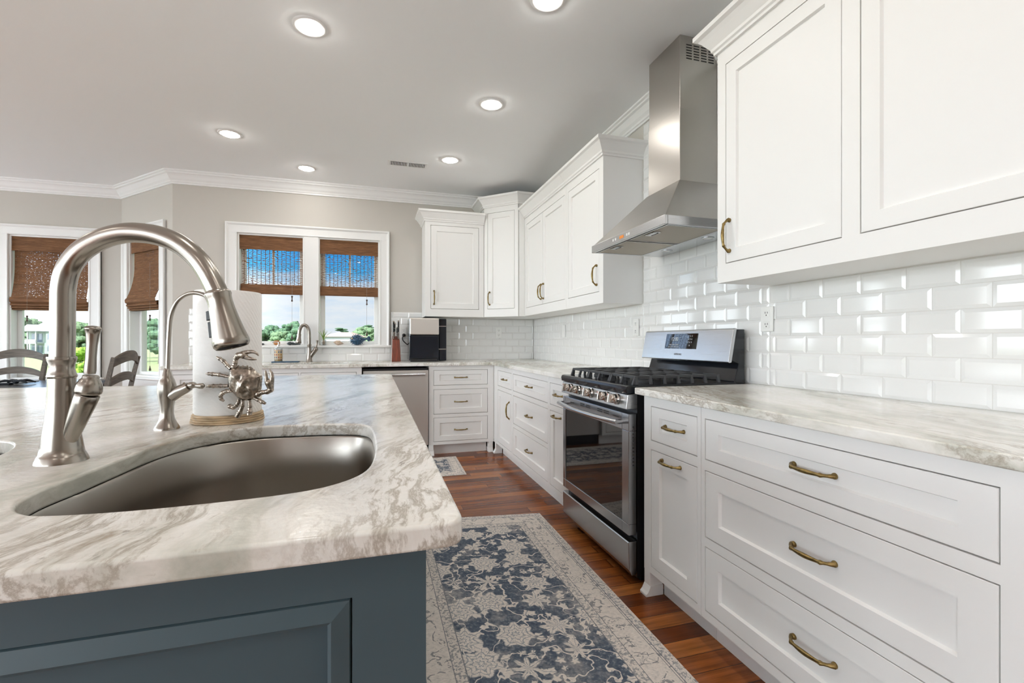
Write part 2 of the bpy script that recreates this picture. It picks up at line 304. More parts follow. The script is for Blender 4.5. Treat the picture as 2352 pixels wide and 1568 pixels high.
    bp = nd(nt, 'ShaderNodeBump', inp={'Strength': 0.3, 'Distance': 0.002}); nt.links.new(weave.outputs[0], bp.inputs['Height']); nt.links.new(bp.outputs[0], b.inputs['Normal'])
    return m

def woven(name, openness):
    # woven reeds: horizontal strands with gaps the light comes through, tied by vertical threads; UV in metres
    m, nt, b = new_mat(name); b.inputs['Roughness'].default_value = 0.75
    uv = nd(nt, 'ShaderNodeUVMap')
    def noise(scale, sc=1.0, det=3):
        mp = nd(nt, 'ShaderNodeMapping'); mp.inputs['Scale'].default_value = scale; nt.links.new(uv.outputs[0], mp.inputs[0])
        n = nd(nt, 'ShaderNodeTexNoise', inp={'Scale': sc, 'Detail': det, 'Roughness': 0.7}); nt.links.new(mp.outputs[0], n.inputs['Vector']); return n.outputs[0]
    reed = noise((9, 170, 1)); broad = noise((3, 45, 1))
    col = ramp(nt, [(0.30, (0.06, 0.026, 0.011)), (0.5, (0.20, 0.088, 0.034)), (0.72, (0.40, 0.205, 0.09))])
    nt.links.new(math_n(nt, 'ADD', math_n(nt, 'MULTIPLY', reed, 0.6), math_n(nt, 'MULTIPLY', broad, 0.4)), col.inputs[0])
    nt.links.new(col.outputs[0], b.inputs['Base Color'])
    bp = nd(nt, 'ShaderNodeBump', inp={'Strength': 0.7, 'Distance': 0.004}); nt.links.new(reed, bp.inputs['Height']); nt.links.new(bp.outputs[0], b.inputs['Normal'])
    sp = nd(nt, 'ShaderNodeSeparateXYZ'); nt.links.new(uv.outputs[0], sp.inputs[0])
    thr = math_n(nt, 'LESS_THAN', math_n(nt, 'FRACT', math_n(nt, 'MULTIPLY', sp.outputs[0], 26.0)), 0.13)
    o = nt.nodes['Material Output']
    tl = nd(nt, 'ShaderNodeBsdfTranslucent'); tl.inputs[0].default_value = (0.30, 0.15, 0.06, 1)
    mxt = nd(nt, 'ShaderNodeMixShader', inp={0: 0.12}); nt.links.new(b.outputs[0], mxt.inputs[1]); nt.links.new(tl.outputs[0], mxt.inputs[2])
    if openness > 0:
        if openness > 0.5:
            wob = noise((7, 10, 1), 1.0, 2)
            bars = math_n(nt, 'GREATER_THAN', math_n(nt, 'FRACT', math_n(nt, 'ADD', math_n(nt, 'MULTIPLY', sp.outputs[1], 62.0), math_n(nt, 'MULTIPLY', wob, 5.0))), 0.22)
            hole = math_n(nt, 'MULTIPLY', bars, math_n(nt, 'LESS_THAN', noise((38, 90, 1), 1.0, 2), 0.62))
        else: hole = math_n(nt, 'LESS_THAN', noise((45, 230, 1), 1.0, 2), openness)
        hole = math_n(nt, 'MULTIPLY', hole, math_n(nt, 'SUBTRACT', 1.0, thr))
        t = nd(nt, 'ShaderNodeBsdfTransparent'); mx = nd(nt, 'ShaderNodeMixShader')
        nt.links.new(hole, mx.inputs[0]); nt.links.new(mxt.outputs[0], mx.inputs[1]); nt.links.new(t.outputs[0], mx.inputs[2]); nt.links.new(mx.outputs[0], o.inputs[0])
    else: nt.links.new(mxt.outputs[0], o.inputs[0])
    return m
M['woven_open'] = woven('open_woven_reed', 0.515)
M['woven_mid'] = woven('half_open_woven_reed', 0.36)
M['woven'] = woven('close_woven_reed', 0.0)

def towel_mat():
    m, nt, b = new_mat('embossed_paper'); b.inputs['Base Color'].default_value = (0.90, 0.89, 0.87, 1); b.inputs['Roughness'].default_value = 0.95
    tc = nd(nt, 'ShaderNodeTexCoord'); mp = nd(nt, 'ShaderNodeMapping'); mp.inputs['Scale'].default_value = (160, 160, 260); nt.links.new(tc.outputs['Object'], mp.inputs[0])
    n = nd(nt, 'ShaderNodeTexNoise', inp={'Scale': 1.0, 'Detail': 2}); nt.links.new(mp.outputs[0], n.inputs['Vector'])
    w = nd(nt, 'ShaderNodeTexWave', inp={'Scale': 45, 'Distortion': 2}); w.bands_direction = 'DIAGONAL'; nt.links.new(tc.outputs['Object'], w.inputs['Vector'])
    bp = nd(nt, 'ShaderNodeBump', inp={'Strength': 0.45, 'Distance': 0.002}); nt.links.new(math_n(nt, 'ADD', n.outputs[0], math_n(nt, 'MULTIPLY', w.outputs[1], 0.5)), bp.inputs['Height']); nt.links.new(bp.outputs[0], b.inputs['Normal'])
    return m
M['towel'] = towel_mat()
def label_mat():
    m, nt, b = new_mat('printed_label')
    tc = nd(nt, 'ShaderNodeTexCoord'); sp = nd(nt, 'ShaderNodeSeparateXYZ'); nt.links.new(tc.outputs['Object'], sp.inputs[0])
    fx = math_n(nt, 'MULTIPLY', sp.outputs[0], 55); fz = math_n(nt, 'MULTIPLY', sp.outputs[2], 38)
    inx = math_n(nt, 'LESS_THAN', math_n(nt, 'ABSOLUTE', math_n(nt, 'SUBTRACT', math_n(nt, 'FRACT', fx), 0.5)), 0.28)
    inz = math_n(nt, 'LESS_THAN', math_n(nt, 'ABSOLUTE', math_n(nt, 'SUBTRACT', math_n(nt, 'FRACT', fz), 0.5)), 0.36)
    cv = nd(nt, 'ShaderNodeCombineXYZ'); nt.links.new(math_n(nt, 'FLOOR', fx), cv.inputs[0]); nt.links.new(math_n(nt, 'FLOOR', fz), cv.inputs[1])
    wn = nd(nt, 'ShaderNodeTexWhiteNoise', noise_dimensions='2D'); nt.links.new(cv.outputs[0], wn.inputs['Vector'])
    r = ramp(nt, [(0, (0.35, 0.10, 0.04)), (0.25, (0.10, 0.13, 0.20)), (0.5, (0.45, 0.22, 0.05)), (0.75, (0.30, 0.05, 0.05))], 'CONSTANT'); nt.links.new(wn.outputs[0], r.inputs[0])
    nt.links.new(mixc(nt, math_n(nt, 'MULTIPLY', inx, inz), (0.62, 0.52, 0.36), r.outputs[0]), b.inputs['Base Color']); return m
M['label'] = label_mat()
def lens_mat():
    m, nt, b = new_mat('lit_lamp_lens'); b.inputs['Base Color'].default_value = (0.9, 0.9, 0.88, 1)
    b.inputs['Emission Color'].default_value = (1.0, 0.965, 0.915, 1); b.inputs['Emission Strength'].default_value = CAN_STRENGTH
    return m
M['lens'] = lens_mat()

# ------------------------------------------------------------------ mesh helpers
class MB:
    def __init__(s): s.bm = bmesh.new(); s.uv = None
    def face(s, vs):
        try: return s.bm.faces.new(vs)
        except ValueError: return None
    def box(s, x0, x1, y0, y1, z0, z1, T=None, taper=None):
        P = [(x0, y0, z0), (x1, y0, z0), (x1, y1, z0), (x0, y1, z0), (x0, y0, z1), (x1, y0, z1), (x1, y1, z1), (x0, y1, z1)]
        v = [s.bm.verts.new(T(*p) if T else p) for p in P]
        for f in ((0, 3, 2, 1), (4, 5, 6, 7), (0, 1, 5, 4), (1, 2, 6, 5), (2, 3, 7, 6), (3, 0, 4, 7)): s.face([v[i] for i in f])
        return s
    def hexa(s, P):
        v = [s.bm.verts.new(p) for p in P]
        for f in ((0, 3, 2, 1), (4, 5, 6, 7), (0, 1, 5, 4), (1, 2, 6, 5), (2, 3, 7, 6), (3, 0, 4, 7)): s.face([v[i] for i in f])
        return s
    def prism(s, pts, h0, h1, T=None):
        # pts in a plane (a, b), extruded h0..h1 along the third
        T = T or (lambda a, b, h: (a, b, h))
        A = [s.bm.verts.new(T(a, b, h0)) for a, b in pts]; B = [s.bm.verts.new(T(a, b, h1)) for a, b in pts]
        n = len(pts)
        for i in range(n): s.face([A[i], A[(i + 1) % n], B[(i + 1) % n], B[i]])
        tri = tessellate_polygon([[Vector((a, b, 0)) for a, b in pts]])
        for t in tri: s.face([A[i] for i in t]); s.face([B[i] for i in t])
        return s
    def slab(s, outer, holes, z0, z1, ease=0.0045):
        # stone slab with eased edges; outer / holes are 2D loops
        def off(loop, d, hole):
            n = len(loop); res = []
            area = sum(loop[i][0] * loop[(i + 1) % n][1] - loop[(i + 1) % n][0] * loop[i][1] for i in range(n))
            sg = 1 if area > 0 else -1
            if hole: sg = -sg
            for i in range(n):
                p0, p1, p2 = Vector(loop[i - 1]), Vector(loop[i]), Vector(loop[(i + 1) % n])
                a, c = (p1 - p0).normalized(), (p2 - p1).normalized()
                n1, n2 = Vector((-a.y, a.x)) * sg, Vector((-c.y, c.x)) * sg
                mm = (n1 + n2) / max(0.35, 1 + n1.dot(n2)); res.append(tuple(p1 + mm * d))
            return res
        e = ease
        lv = [(z0, e), (z0 + e * 0.3, e * 0.3), (z0 + e, 0), (z1 - e, 0), (z1 - e * 0.3, e * 0.3), (z1, e)]
        caps = {0: [], 5: []}; capv = {0: [], 5: []}
        for hole, loop in [(False, outer)] + [(True, h) for h in holes]:
            rings = []
            for k, (z, d) in enumerate(lv):
                lp = off(loop, d, hole); vs_ = [s.bm.verts.new((x, y, z)) for x, y in lp]; rings.append(vs_)
                if k in caps: caps[k].append([Vector((x, y, 0)) for x, y in lp]); capv[k] += vs_
            n = len(loop)
            for k in range(5):
                for i in range(n): s.face([rings[k][i], rings[k][(i + 1) % n], rings[k + 1][(i + 1) % n], rings[k + 1][i]])
        for k in caps:
            for t in tessellate_polygon(caps[k]): s.face([capv[k][i] for i in t])
        return s
    def lathe(s, prof, c=(0, 0, 0), seg=32, ax=(0, 0, 1), cap=True, sx=1.0, sy=1.0):
        a = Vector(ax).normalized(); q = Vector((0, 0, 1)).rotation_difference(a).to_matrix(); c = Vector(c)
        rings = []
        for r, z in prof:
            if r < 1e-6: rings.append([s.bm.verts.new(c + q @ Vector((0, 0, z)))])
            else: rings.append([s.bm.verts.new(c + q @ Vector((r * sx * math.cos(2 * PI * i / seg), r * sy * math.sin(2 * PI * i / seg), z))) for i in range(seg)])
        for A, B in zip(rings, rings[1:]):
            for i in range(seg):
                j = (i + 1) % seg
                if len(A) == 1 and len(B) == 1: continue
                if len(A) == 1: s.face([A[0], B[i], B[j]])
                elif len(B) == 1: s.face([A[i], A[j], B[0]])
                else: s.face([A[i], A[j], B[j], B[i]])
        if cap:
            for R in (rings[0], rings[-1]):
                if len(R) > 2: s.face(R)
        return s
    def tube(s, path, rad, seg=12, flat=1.0, up=None, smooth=0):
        P = [Vector(p) for p in path]
        R = rad if hasattr(rad, '__len__') else [rad] * len(P)
        if smooth: P, R = catmull(P, list(R), smooth)
        n = len(P); prev = None; rings = []
        for i in range(n):
            t = (P[min(i + 1, n - 1)] - P[max(i - 1, 0)]).normalized()
            if prev is None:
                ref = Vector(up) if up else (Vector((0, 0, 1)) if abs(t.z) < 0.9 else Vector((1, 0, 0)))
                u = (ref - t * ref.dot(t)).normalized()
            else:
                u = (prev - t * prev.dot(t)).normalized()
            prev = u; v = t.cross(u)
            rings.append([s.bm.verts.new(P[i] + (u * math.cos(2 * PI * k / seg) * flat + v * math.sin(2 * PI * k / seg)) * R[i]) for k in range(seg)])
        for A, B in zip(rings, rings[1:]):
            for i in range(seg): s.face([A[i], A[(i + 1) % seg], B[(i + 1) % seg], B[i]])
        s.face(rings[0]); s.face(rings[-1]); return s
    def ball(s, c, r, seg=16, rings=10, sc=(1, 1, 1), rot=None):
        c = Vector(c); R = []
        for i in range(rings + 1):
            th = PI * i / rings; row = []
            for k in range(1 if i in (0, rings) else seg):
                ph = 2 * PI * k / seg; p = Vector((math.sin(th) * math.cos(ph) * sc[0], math.sin(th) * math.sin(ph) * sc[1], math.cos(th) * sc[2])) * r
                if rot: p = rot @ p
                row.append(s.bm.verts.new(c + p))
            R.append(row)
        for A, B in zip(R, R[1:]):
            for i in range(seg):
                j = (i + 1) % seg
                if len(A) == 1: s.face([A[0], B[i], B[j]])
                elif len(B) == 1: s.face([A[i], A[j], B[0]])
                else: s.face([A[i], A[j], B[j], B[i]])
        return s
    def sweep(s, prof, path, z, side=1, closed=False, T=None):
        # prof: closed polygon of (out, up); path 2D; mitred corners; "out" is the left of travel times side
        P = [Vector(p) for p in path]; n = len(P); rings = []
        def nrm(a, c): d = (c - a).normalized(); return Vector((-d.y, d.x)) * side
        for i in range(n):
            if closed: n1, n2 = nrm(P[i - 1], P[i]), nrm(P[i], P[(i + 1) % n])
            else:
                n1 = nrm(P[i - 1], P[i]) if i else nrm(P[0], P[1]); n2 = nrm(P[i], P[i + 1]) if i < n - 1 else n1
                if i == 0: n1 = n2
            mm = (n1 + n2) / max(0.2, 1 + n1.dot(n2))
            ring = []
            for o, u in prof:
                q = P[i] + mm * o; p = (q.x, q.y, z + u); ring.append(s.bm.verts.new(T(*p) if T else p))
            rings.append(ring)
        k = len(prof)
        for a in range(n if closed else n - 1):
            A, B = rings[a], rings[(a + 1) % n]
            for i in range(k): s.face([A[i], A[(i + 1) % k], B[(i + 1) % k], B[i]])
        if not closed:
            for R in (rings[0], rings[-1]):
                co = [v.co for v in R]
                for t in tessellate_polygon([[Vector((o, u, 0)) for o, u in prof]]): s.face([R[i] for i in t])
        return s
    def strip(s, prof, u0, u1, T, thick=0.003, nu=1):
        # a sheet: profile of (w, v) from top to bottom, spanning u0..u1, with thickness; UV = (u, running length)
        uvl = s.bm.loops.layers.uv.verify(); run = [0]
        for a, b_ in zip(prof, prof[1:]): run.append(run[-1] + math.hypot(a[0] - b_[0], a[1] - b_[1]))
        for dw, flip in ((0, False), (-thick, True)):
            rows = [[s.bm.verts.new(T(u0 + (u1 - u0) * k / nu, v, w + dw)) for k in range(nu + 1)] for w, v in prof]
            for i in range(len(prof) - 1):
                for k in range(nu):
                    f = s.face([rows[i][k], rows[i][k + 1], rows[i + 1][k + 1], rows[i + 1][k]])
                    if f:
                        for lp, (ii, kk) in zip(f.loops, ((i, k), (i, k + 1), (i + 1, k + 1), (i + 1, k))): lp[uvl].uv = (u0 + (u1 - u0) * kk / nu, run[ii])
        return s
    def build(s, name, mat, parent=None, smooth=None, bevel=0, bseg=2, origin=None, recalc=True, sub=0, wn=False):
        if recalc: bmesh.ops.recalc_face_normals(s.bm, faces=s.bm.faces)
        me = bpy.data.meshes.new(name); s.bm.to_mesh(me); s.bm.free()
        for mm in (mat if isinstance(mat, (list, tuple)) else [mat]): me.materials.append(M[mm] if isinstance(mm, str) else mm)
        o = bpy.data.objects.new(name, me); COL.objects.link(o)
        if parent is not None:
            o.parent = parent; root = parent
            while root.parent is not None: root = root.parent
            off = Vector(root.location)
            if root.type == 'MESH' or root.type == 'EMPTY': me.transform(Matrix.Translation(-off))
        else:
            xs = [v.co for v in me.vertices]
            if origin is None:
                origin = ((min(c.x for c in xs) + max(c.x for c in xs)) / 2, (min(c.y for c in xs) + max(c.y for c in xs)) / 2, min(c.z for c in xs))
            me.transform(Matrix.Translation(-Vector(origin))); o.location = origin
        if smooth is not None:
            me.shade_smooth(); me.set_sharp_from_angle(angle=math.radians(smooth))
            if wn: md = o.modifiers.new('weighted', 'WEIGHTED_NORMAL'); md.keep_sharp = True; md.weight = 100
        if bevel:
            md = o.modifiers.new('bevel', 'BEVEL'); md.width = bevel; md.segments = bseg; md.limit_method = 'ANGLE'; md.angle_limit = math.radians(40)
        if sub:
            md = o.modifiers.new('sub', 'SUBSURF'); md.levels = sub; md.render_levels = sub
        return o
def catmull(P, R, k):
    n = len(P); Q = []; S = []
    for i in range(n - 1):
        p0, p1, p2, p3 = P[max(i - 1, 0)], P[i], P[i + 1], P[min(i + 2, n - 1)]
        for j in range(k):
            t = j / k; t2, t3 = t * t, t * t * t
            Q.append(0.5 * ((2 * p1) + (-p0 + p2) * t + (2 * p0 - 5 * p1 + 4 * p2 - p3) * t2 + (-p0 + 3 * p1 - 3 * p2 + p3) * t3))
            S.append(R[i] + (R[i + 1] - R[i]) * t)
    Q.append(P[-1]); S.append(R[-1]); return Q, S
def closed_spline(pts, k=5):
    n = len(pts); P = [Vector(p) for p in pts]; Q = []
    for i in range(n):
        p0, p1, p2, p3 = P[i - 1], P[i], P[(i + 1) % n], P[(i + 2) % n]
        for j in range(k):
            t = j / k; t2, t3 = t * t, t * t * t
            q = 0.5 * ((2 * p1) + (-p0 + p2) * t + (2 * p0 - 5 * p1 + 4 * p2 - p3) * t2 + (-p0 + 3 * p1 - 3 * p2 + p3) * t3); Q.append((q.x, q.y))
    return Q
def rounded(pts, rad, k=6):
    # polygon with rounded corners; rad list or number
    out = []; n = len(pts)
    for i in range(n):
        r = rad[i] if hasattr(rad, '__len__') else rad
        p0, p1, p2 = Vector(pts[i - 1]), Vector(pts[i]), Vector(pts[(i + 1) % n])
        if r <= 0: out.append(tuple(p1)); continue
        a, c = (p0 - p1).normalized(), (p2 - p1).normalized()
        A, Cc = p1 + a * r, p1 + c * r
        for j in range(k + 1):
            t = j / k; q = A * (1 - t) ** 2 + p1 * 2 * t * (1 - t) + Cc * t * t; out.append(tuple(q))
    return out
def thing(name, label, cat, loc=(0, 0, 0), group=None):
    o = bpy.data.objects.new(name, None); COL.objects.link(o); o.location = loc; o.empty_display_size = 0.1
    o['label'] = label; o['category'] = cat
    if group: o['group'] = group
    return o
def tag(o, label, cat, group=None):
    o['label'] = label; o['category'] = cat
    if group: o['group'] = group
    return o
def struct(o): o['kind'] = 'structure'; return o
def inst(src, name, parent, mat4):
    # another copy of a part, placed in the thing's own frame
    o = bpy.data.objects.new(name, src.data); COL.objects.link(o); o.parent = parent
    for md in src.modifiers:
        if md.type == 'BEVEL':
            n = o.modifiers.new(md.name, 'BEVEL'); n.width = md.width; n.segments = md.segments; n.limit_method = md.limit_method; n.angle_limit = md.angle_limit
    o.matrix_basis = mat4; return o
def root_of(o):
    while o.parent is not None: o = o.parent
    return o

# ------------------------------------------------------------------ room constants
XR, YB, ZT = 1.81, 5.22, 2.765
XW = -1.875                                   # where the back wall turns into the bay
BAY = Vector((-0.7071, 0.7071)); BN = Vector((-0.7071, -0.7071))   # along the bay wall, and into the room
BAYL = 1.03
BX, BY = XW + BAY.x * BAYL, YB + BAY.y * BAYL
YN = BY
XL, YF = -6.2, -3.6
XF, YFc = 1.165, 4.60                         # base cabinet faces
CT = 0.915

# ------------------------------------------------------------------ shell
b = MB(); b.box(XL - 0.2, XR + 0.2, YF - 0.2, YN + 0.2, -0.1, 0.0); struct(b.build('floor', 'floor', origin=(0, 0, 0)))
b = MB(); b.box(XL - 0.2, XR + 0.2, YF - 0.2, YN + 0.2, ZT, ZT + 0.12); struct(b.build('ceiling', 'ceiling', origin=(0, 0, ZT)))
b = MB(); b.box(XR, XR + 0.16, YF, YB + 0.16, 0, ZT); struct(b.build('wall_right', 'wall', origin=(XR, 0, 0)))
def wall_T(o, du, dn):
    # o: origin on the room face, du: along, dn: into the room
    return lambda u, v, w: (o[0] + du[0] * u + dn[0] * w, o[1] + du[1] * u + dn[1] * w, v)
def wall_with_holes(name, T, u0, u1, z0, z1, holes, th=0.16, mat='wall'):
    b = MB(); us = sorted({u0, u1, *[h[0] for h in holes], *[h[1] for h in holes]}); zs = sorted({z0, z1, *[h[2] for h in holes], *[h[3] for h in holes]})
    for a, c in zip(us, us[1:]):
        for d, e in zip(zs, zs[1:]):
            um, zm = (a + c) / 2, (d + e) / 2
            if any(h[0] < um < h[1] and h[2] < zm < h[3] for h in holes): continue
            b.box(a, c, d, e, -th, 0, T=lambda x, y, z: T(x, y, z))
    bmesh.ops.remove_doubles(b.bm, verts=b.bm.verts, dist=1e-5)
    # drop the inner faces two cells share
    seen = {}
    for f in b.bm.faces: seen.setdefault(tuple(sorted(v.index for v in f.verts)), []).append(f)
    return struct(b.build(name, mat, origin=(*T(0, 0, 0)[:2], 0)))
TB = wall_T((0, YB), (1, 0), (0, -1))
WIN_Z0, WIN_Z1 = 1.085, 2.21
wall_with_holes('wall_back', TB, XW, XR + 0.16, 0, ZT, [(-1.318, -0.705, WIN_Z0, WIN_Z1), (-0.568, 0.045, WIN_Z0, WIN_Z1)])
TBAY = wall_T((XW, YB), BAY, BN)
wall_with_holes('wall_bay', TBAY, 0, BAYL, 0, ZT, [(0.215, 0.865, 0.765, 2.21)])
TNK = wall_T((BX, YN), (-1, 0), (0, -1))
wall_with_holes('wall_nook', TNK, 0, BX - XL, 0, ZT, [(BX - u1, BX - u0, 0.745, 2.21) for u0, u1 in ((-3.555, -2.885), (-5.2, -4.5))])
TLW = wall_T((XL, YF), (0, 1), (1, 0))
wall_with_holes('wall_left', TLW, 0, YN - YF, 0, ZT, [(0.3, 2.9, 0.02, 2.5), (3.3, 5.9, 0.02, 2.5), (6.3, 8.9, 0.02, 2.5)])  # unseen tall openings added to let daylight in from the left
TFW = wall_T((XL, YF), (1, 0), (0, 1))
wall_with_holes('wall_front', TFW, 0, XR - XL, 0, ZT, [(0.4, 3.2, 0.02, 2.5)])  # unseen opening added for some daylight from behind the camera

CROWN = [(0, 0), (0, -0.118), (0.014, -0.118), (0.014, -0.104), (0.022, -0.100), (0.026, -0.088), (0.040, -0.072), (0.052, -0.050), (0.062, -0.036), (0.078, -0.030), (0.078, -0.018), (0.092, -0.012), (0.092, 0)]
b = MB(); b.sweep(CROWN, [(XR, YF), (XR, YB), (XW, YB), (BX, YN), (XL, YN)], ZT, side=1)
struct(b.build('trim_1', 'trim', origin=(0, 0, ZT)))
b = MB(); b.sweep([(0, 0), (0, 0.13), (0.010, 0.13), (0.016, 0.115), (0.016, 0)], [(-1.78, YB), (XW, YB), (BX, YN), (XL, YN)], 0, side=1)
struct(b.build('baseboard_nook', 'trim', origin=(0, 0, 0)))

# tile: bevelled subway tiles, one mesh per wall, over a grout bed
def tiles(name, T, rects, u_off, tw=0.160, th=0.0783, z0=CT + 0.001):
    b = MB()
    for (u0, u1, za, zb) in rects:
        r0 = int(math.floor((za - z0) / th + 1e-6)); r1 = int(math.ceil((zb - z0) / th - 1e-6))
        for r in range(r0, r1):
            off = u_off + (tw / 2 if r % 2 else 0)
            k0 = int(math.floor((u0 - off) / tw)); k1 = int(math.ceil((u1 - off) / tw))
            for k in range(k0, k1):
                a, c = max(off + k * tw, u0), min(off + (k + 1) * tw, u1); d, e = max(z0 + r * th, za), min(z0 + (r + 1) * th, zb)
                if c - a < 0.008 or e - d < 0.008: continue
                g, bv, h0, h1 = 0.0010, 0.0115, 0.004, 0.0078
                bu = min(bv, (c - a) * 0.3); bz = min(bv, (e - d) * 0.3)
                o_ = [(a + g, d + g), (c - g, d + g), (c - g, e - g), (a + g, e - g)]; i_ = [(a + g + bu, d + g + bz), (c - g - bu, d + g + bz), (c - g - bu, e - g - bz), (a + g + bu, e - g - bz)]
                V0 = [b.bm.verts.new(T(u, v, 0.0)) for u, v in o_]; V1 = [b.bm.verts.new(T(u, v, h0)) for u, v in o_]; V2 = [b.bm.verts.new(T(u, v, h1)) for u, v in i_]
                for A, B in ((V0, V1), (V1, V2)):
                    for i in range(4): b.face([A[i], A[(i + 1) % 4], B[(i + 1) % 4], B[i]])
                b.face(V2)
    return b
def wall_tile(name, T, rects, u_off):
    g = MB()
    for (u0, u1, za, zb) in rects: g.box(u0, u1, za, zb, 0.0, 0.0032, T=T)
    gr = struct(g.build(name, 'grout', origin=(*T(0, 0, 0)[:2], 0)))
    o = tiles('tile_face', T, rects, u_off).build('tile_face', 'tile', gr); return gr
TRW = wall_T((XR, 0), (0, 1), (-1, 0))
wall_tile('trim_2', TRW, [(0.0, 1.775, CT, 1.392), (1.775, 2.862, CT, 2.64), (2.862, YB - 0.012, CT, 1.392)], 1.661 - 0.08)
wall_tile('trim_3', TB, [(-1.74, -1.43, CT, 1.445), (-1.43, 0.165, CT, 1.062), (0.165, 0.50, CT, 1.445), (0.50, XR - 0.004, CT, 1.385)], 0.828)

# ------------------------------------------------------------------ windows
def window_unit(name, T, u0, u1, z0, z1, depth=0.085, grille=True, jamb=True):
    # sash, meeting rail, panes; T(u, v, w)
    wn = MB(); d0, d1 = -depth - 0.035, -depth
    if jamb:
        for a, c in ((u0, u0 + 0.014), (u1 - 0.014, u1)): wn.box(a, c, z0, z1, -0.155, 0.0, T=T)
        wn.box(u0 + 0.014, u1 - 0.014, z1 - 0.014, z1, -0.155, 0.0, T=T); wn.box(u0 + 0.014, u1 - 0.014, z0, z0 + 0.012, -0.155, -0.002, T=T)
    root = struct(wn.build(name, 'trim'))
    off = -Vector(root.location)
    s = MB(); a, c = u0 + 0.014, u1 - 0.014; zb, zt = z0 + 0.012, z1 - 0.014; zm = (zb + zt) / 2
    st = 0.042
    s.box(a, a + st, zb, zt, d0, d1, T=T); s.box(c - st, c, zb, zt, d0, d1, T=T)
    s.box(a + st, c - st, zb, zb + 0.032, d0, d1, T=T); s.box(a + st, c - st, zt - st, zt, d0, d1, T=T); s.box(a + st, c - st, zm - 0.02, zm + 0.02, d0, d1, T=T)
    if grille: s.box((a + c) / 2 - 0.011, (a + c) / 2 + 0.011, zm + 0.02, zt - st, d0 + 0.006, d1 - 0.006, T=T)
    s.build('sash', 'trim', root, bevel=0.003)
    for za, zb2 in ((zb + 0.032, zm - 0.02), (zm + 0.02, zt - st)):
        g = MB(); g.box(a + st, c - st, za, zb2, -depth - 0.020, -depth - 0.016, T=T); g.build('pane', 'glass', root)
    return root
def casing(name, T, u0, u1, z0, z1, wid=0.104, mull=None, stool=True, apron=False):
    # flat casing with a raised back band and inner bead, plus stool
    c = MB()
    def leg(a, e, za, zb): c.box(a, e, za, zb, 0.0, 0.018, T=T)
    leg(u0 - wid, u0 - 0.004, z0, z1 + 0.004); leg(u1 + 0.004, u1 + wid, z0, z1 + 0.004); leg(u0 - wid, u1 + wid, z1 + 0.004, z1 + wid - 0.012)
    P2 = lambda x, y, z: T(x, y, z)
    band = [(0, 0), (0, 0.032), (0.012, 0.034), (0.022, 0.026), (0.026, 0.018), (0.026, 0)]
    # the band runs up the left, over the head, and down the right
    path = [(u0 - wid, z0), (u0 - wid, z1 + wid), (u1 + wid, z1 + wid), (u1 + wid, z0)]
    c.sweep([(o, u) for o, u in band], path, 0, side=-1, T=P2)
    bead = [(0, 0), (0, 0.022), (0.008, 0.024), (0.012, 0.018), (0.012, 0)]
    c.sweep(bead, [(u1 + 0.002, z0), (u1 + 0.002, z1 + 0.002), (u0 - 0.002, z1 + 0.002), (u0 - 0.002, z0)], 0, side=-1, T=P2)
    if mull: 
        leg(mull[0], mull[1], z0, z1)
        for e in mull: c.box(e - 0.006, e + 0.006, z0, z1 - 0.012, 0.0, 0.022, T=T)
    o = struct(c.build(name, 'trim', bevel=0.0015, bseg=1))
    if stool:
        s = MB(); s.prism([(-0.0, 0.0), (0.045, 0.0), (0.055, 0.006), (0.055, 0.018), (0.045, 0.024), (-0.0, 0.024)], u0 - wid - 0.02, u1 + wid + 0.02, T=lambda w, v, u: T(u, z0 - 0.024 + v, w)); s.build('sill', 'trim', o)
    if apron:
        s = MB(); s.box(u0 - wid, u1 + wid, z0 - 0.12, z0 - 0.024, 0.0, 0.018, T=T); s.build('apron', 'trim', o)
    return o
casing('trim_4', TB, -1.318, 0.045, WIN_Z0, WIN_Z1, mull=(-0.705, -0.568))
window_unit('window_1', TB, -1.318, -0.705, WIN_Z0, WIN_Z1); window_unit('window_2', TB, -0.568, 0.045, WIN_Z0, WIN_Z1)
casing('trim_5', TBAY, 0.215, 0.865, 0.765, 2.21, apron=True); window_unit('window_3', TBAY, 0.215, 0.865, 0.765, 2.21, grille=False)
casing('trim_6', TNK, BX + 2.885, BX + 3.555, 0.745, 2.21, apron=True); window_unit('window_4', TNK, BX + 2.885, BX + 3.555, 0.745, 2.21, grille=False)

casing('trim_7', TNK, BX + 4.5, BX + 5.2, 0.745, 2.21, apron=True); window_unit('window_5', TNK, BX + 4.5, BX + 5.2, 0.745, 2.21, grille=False)

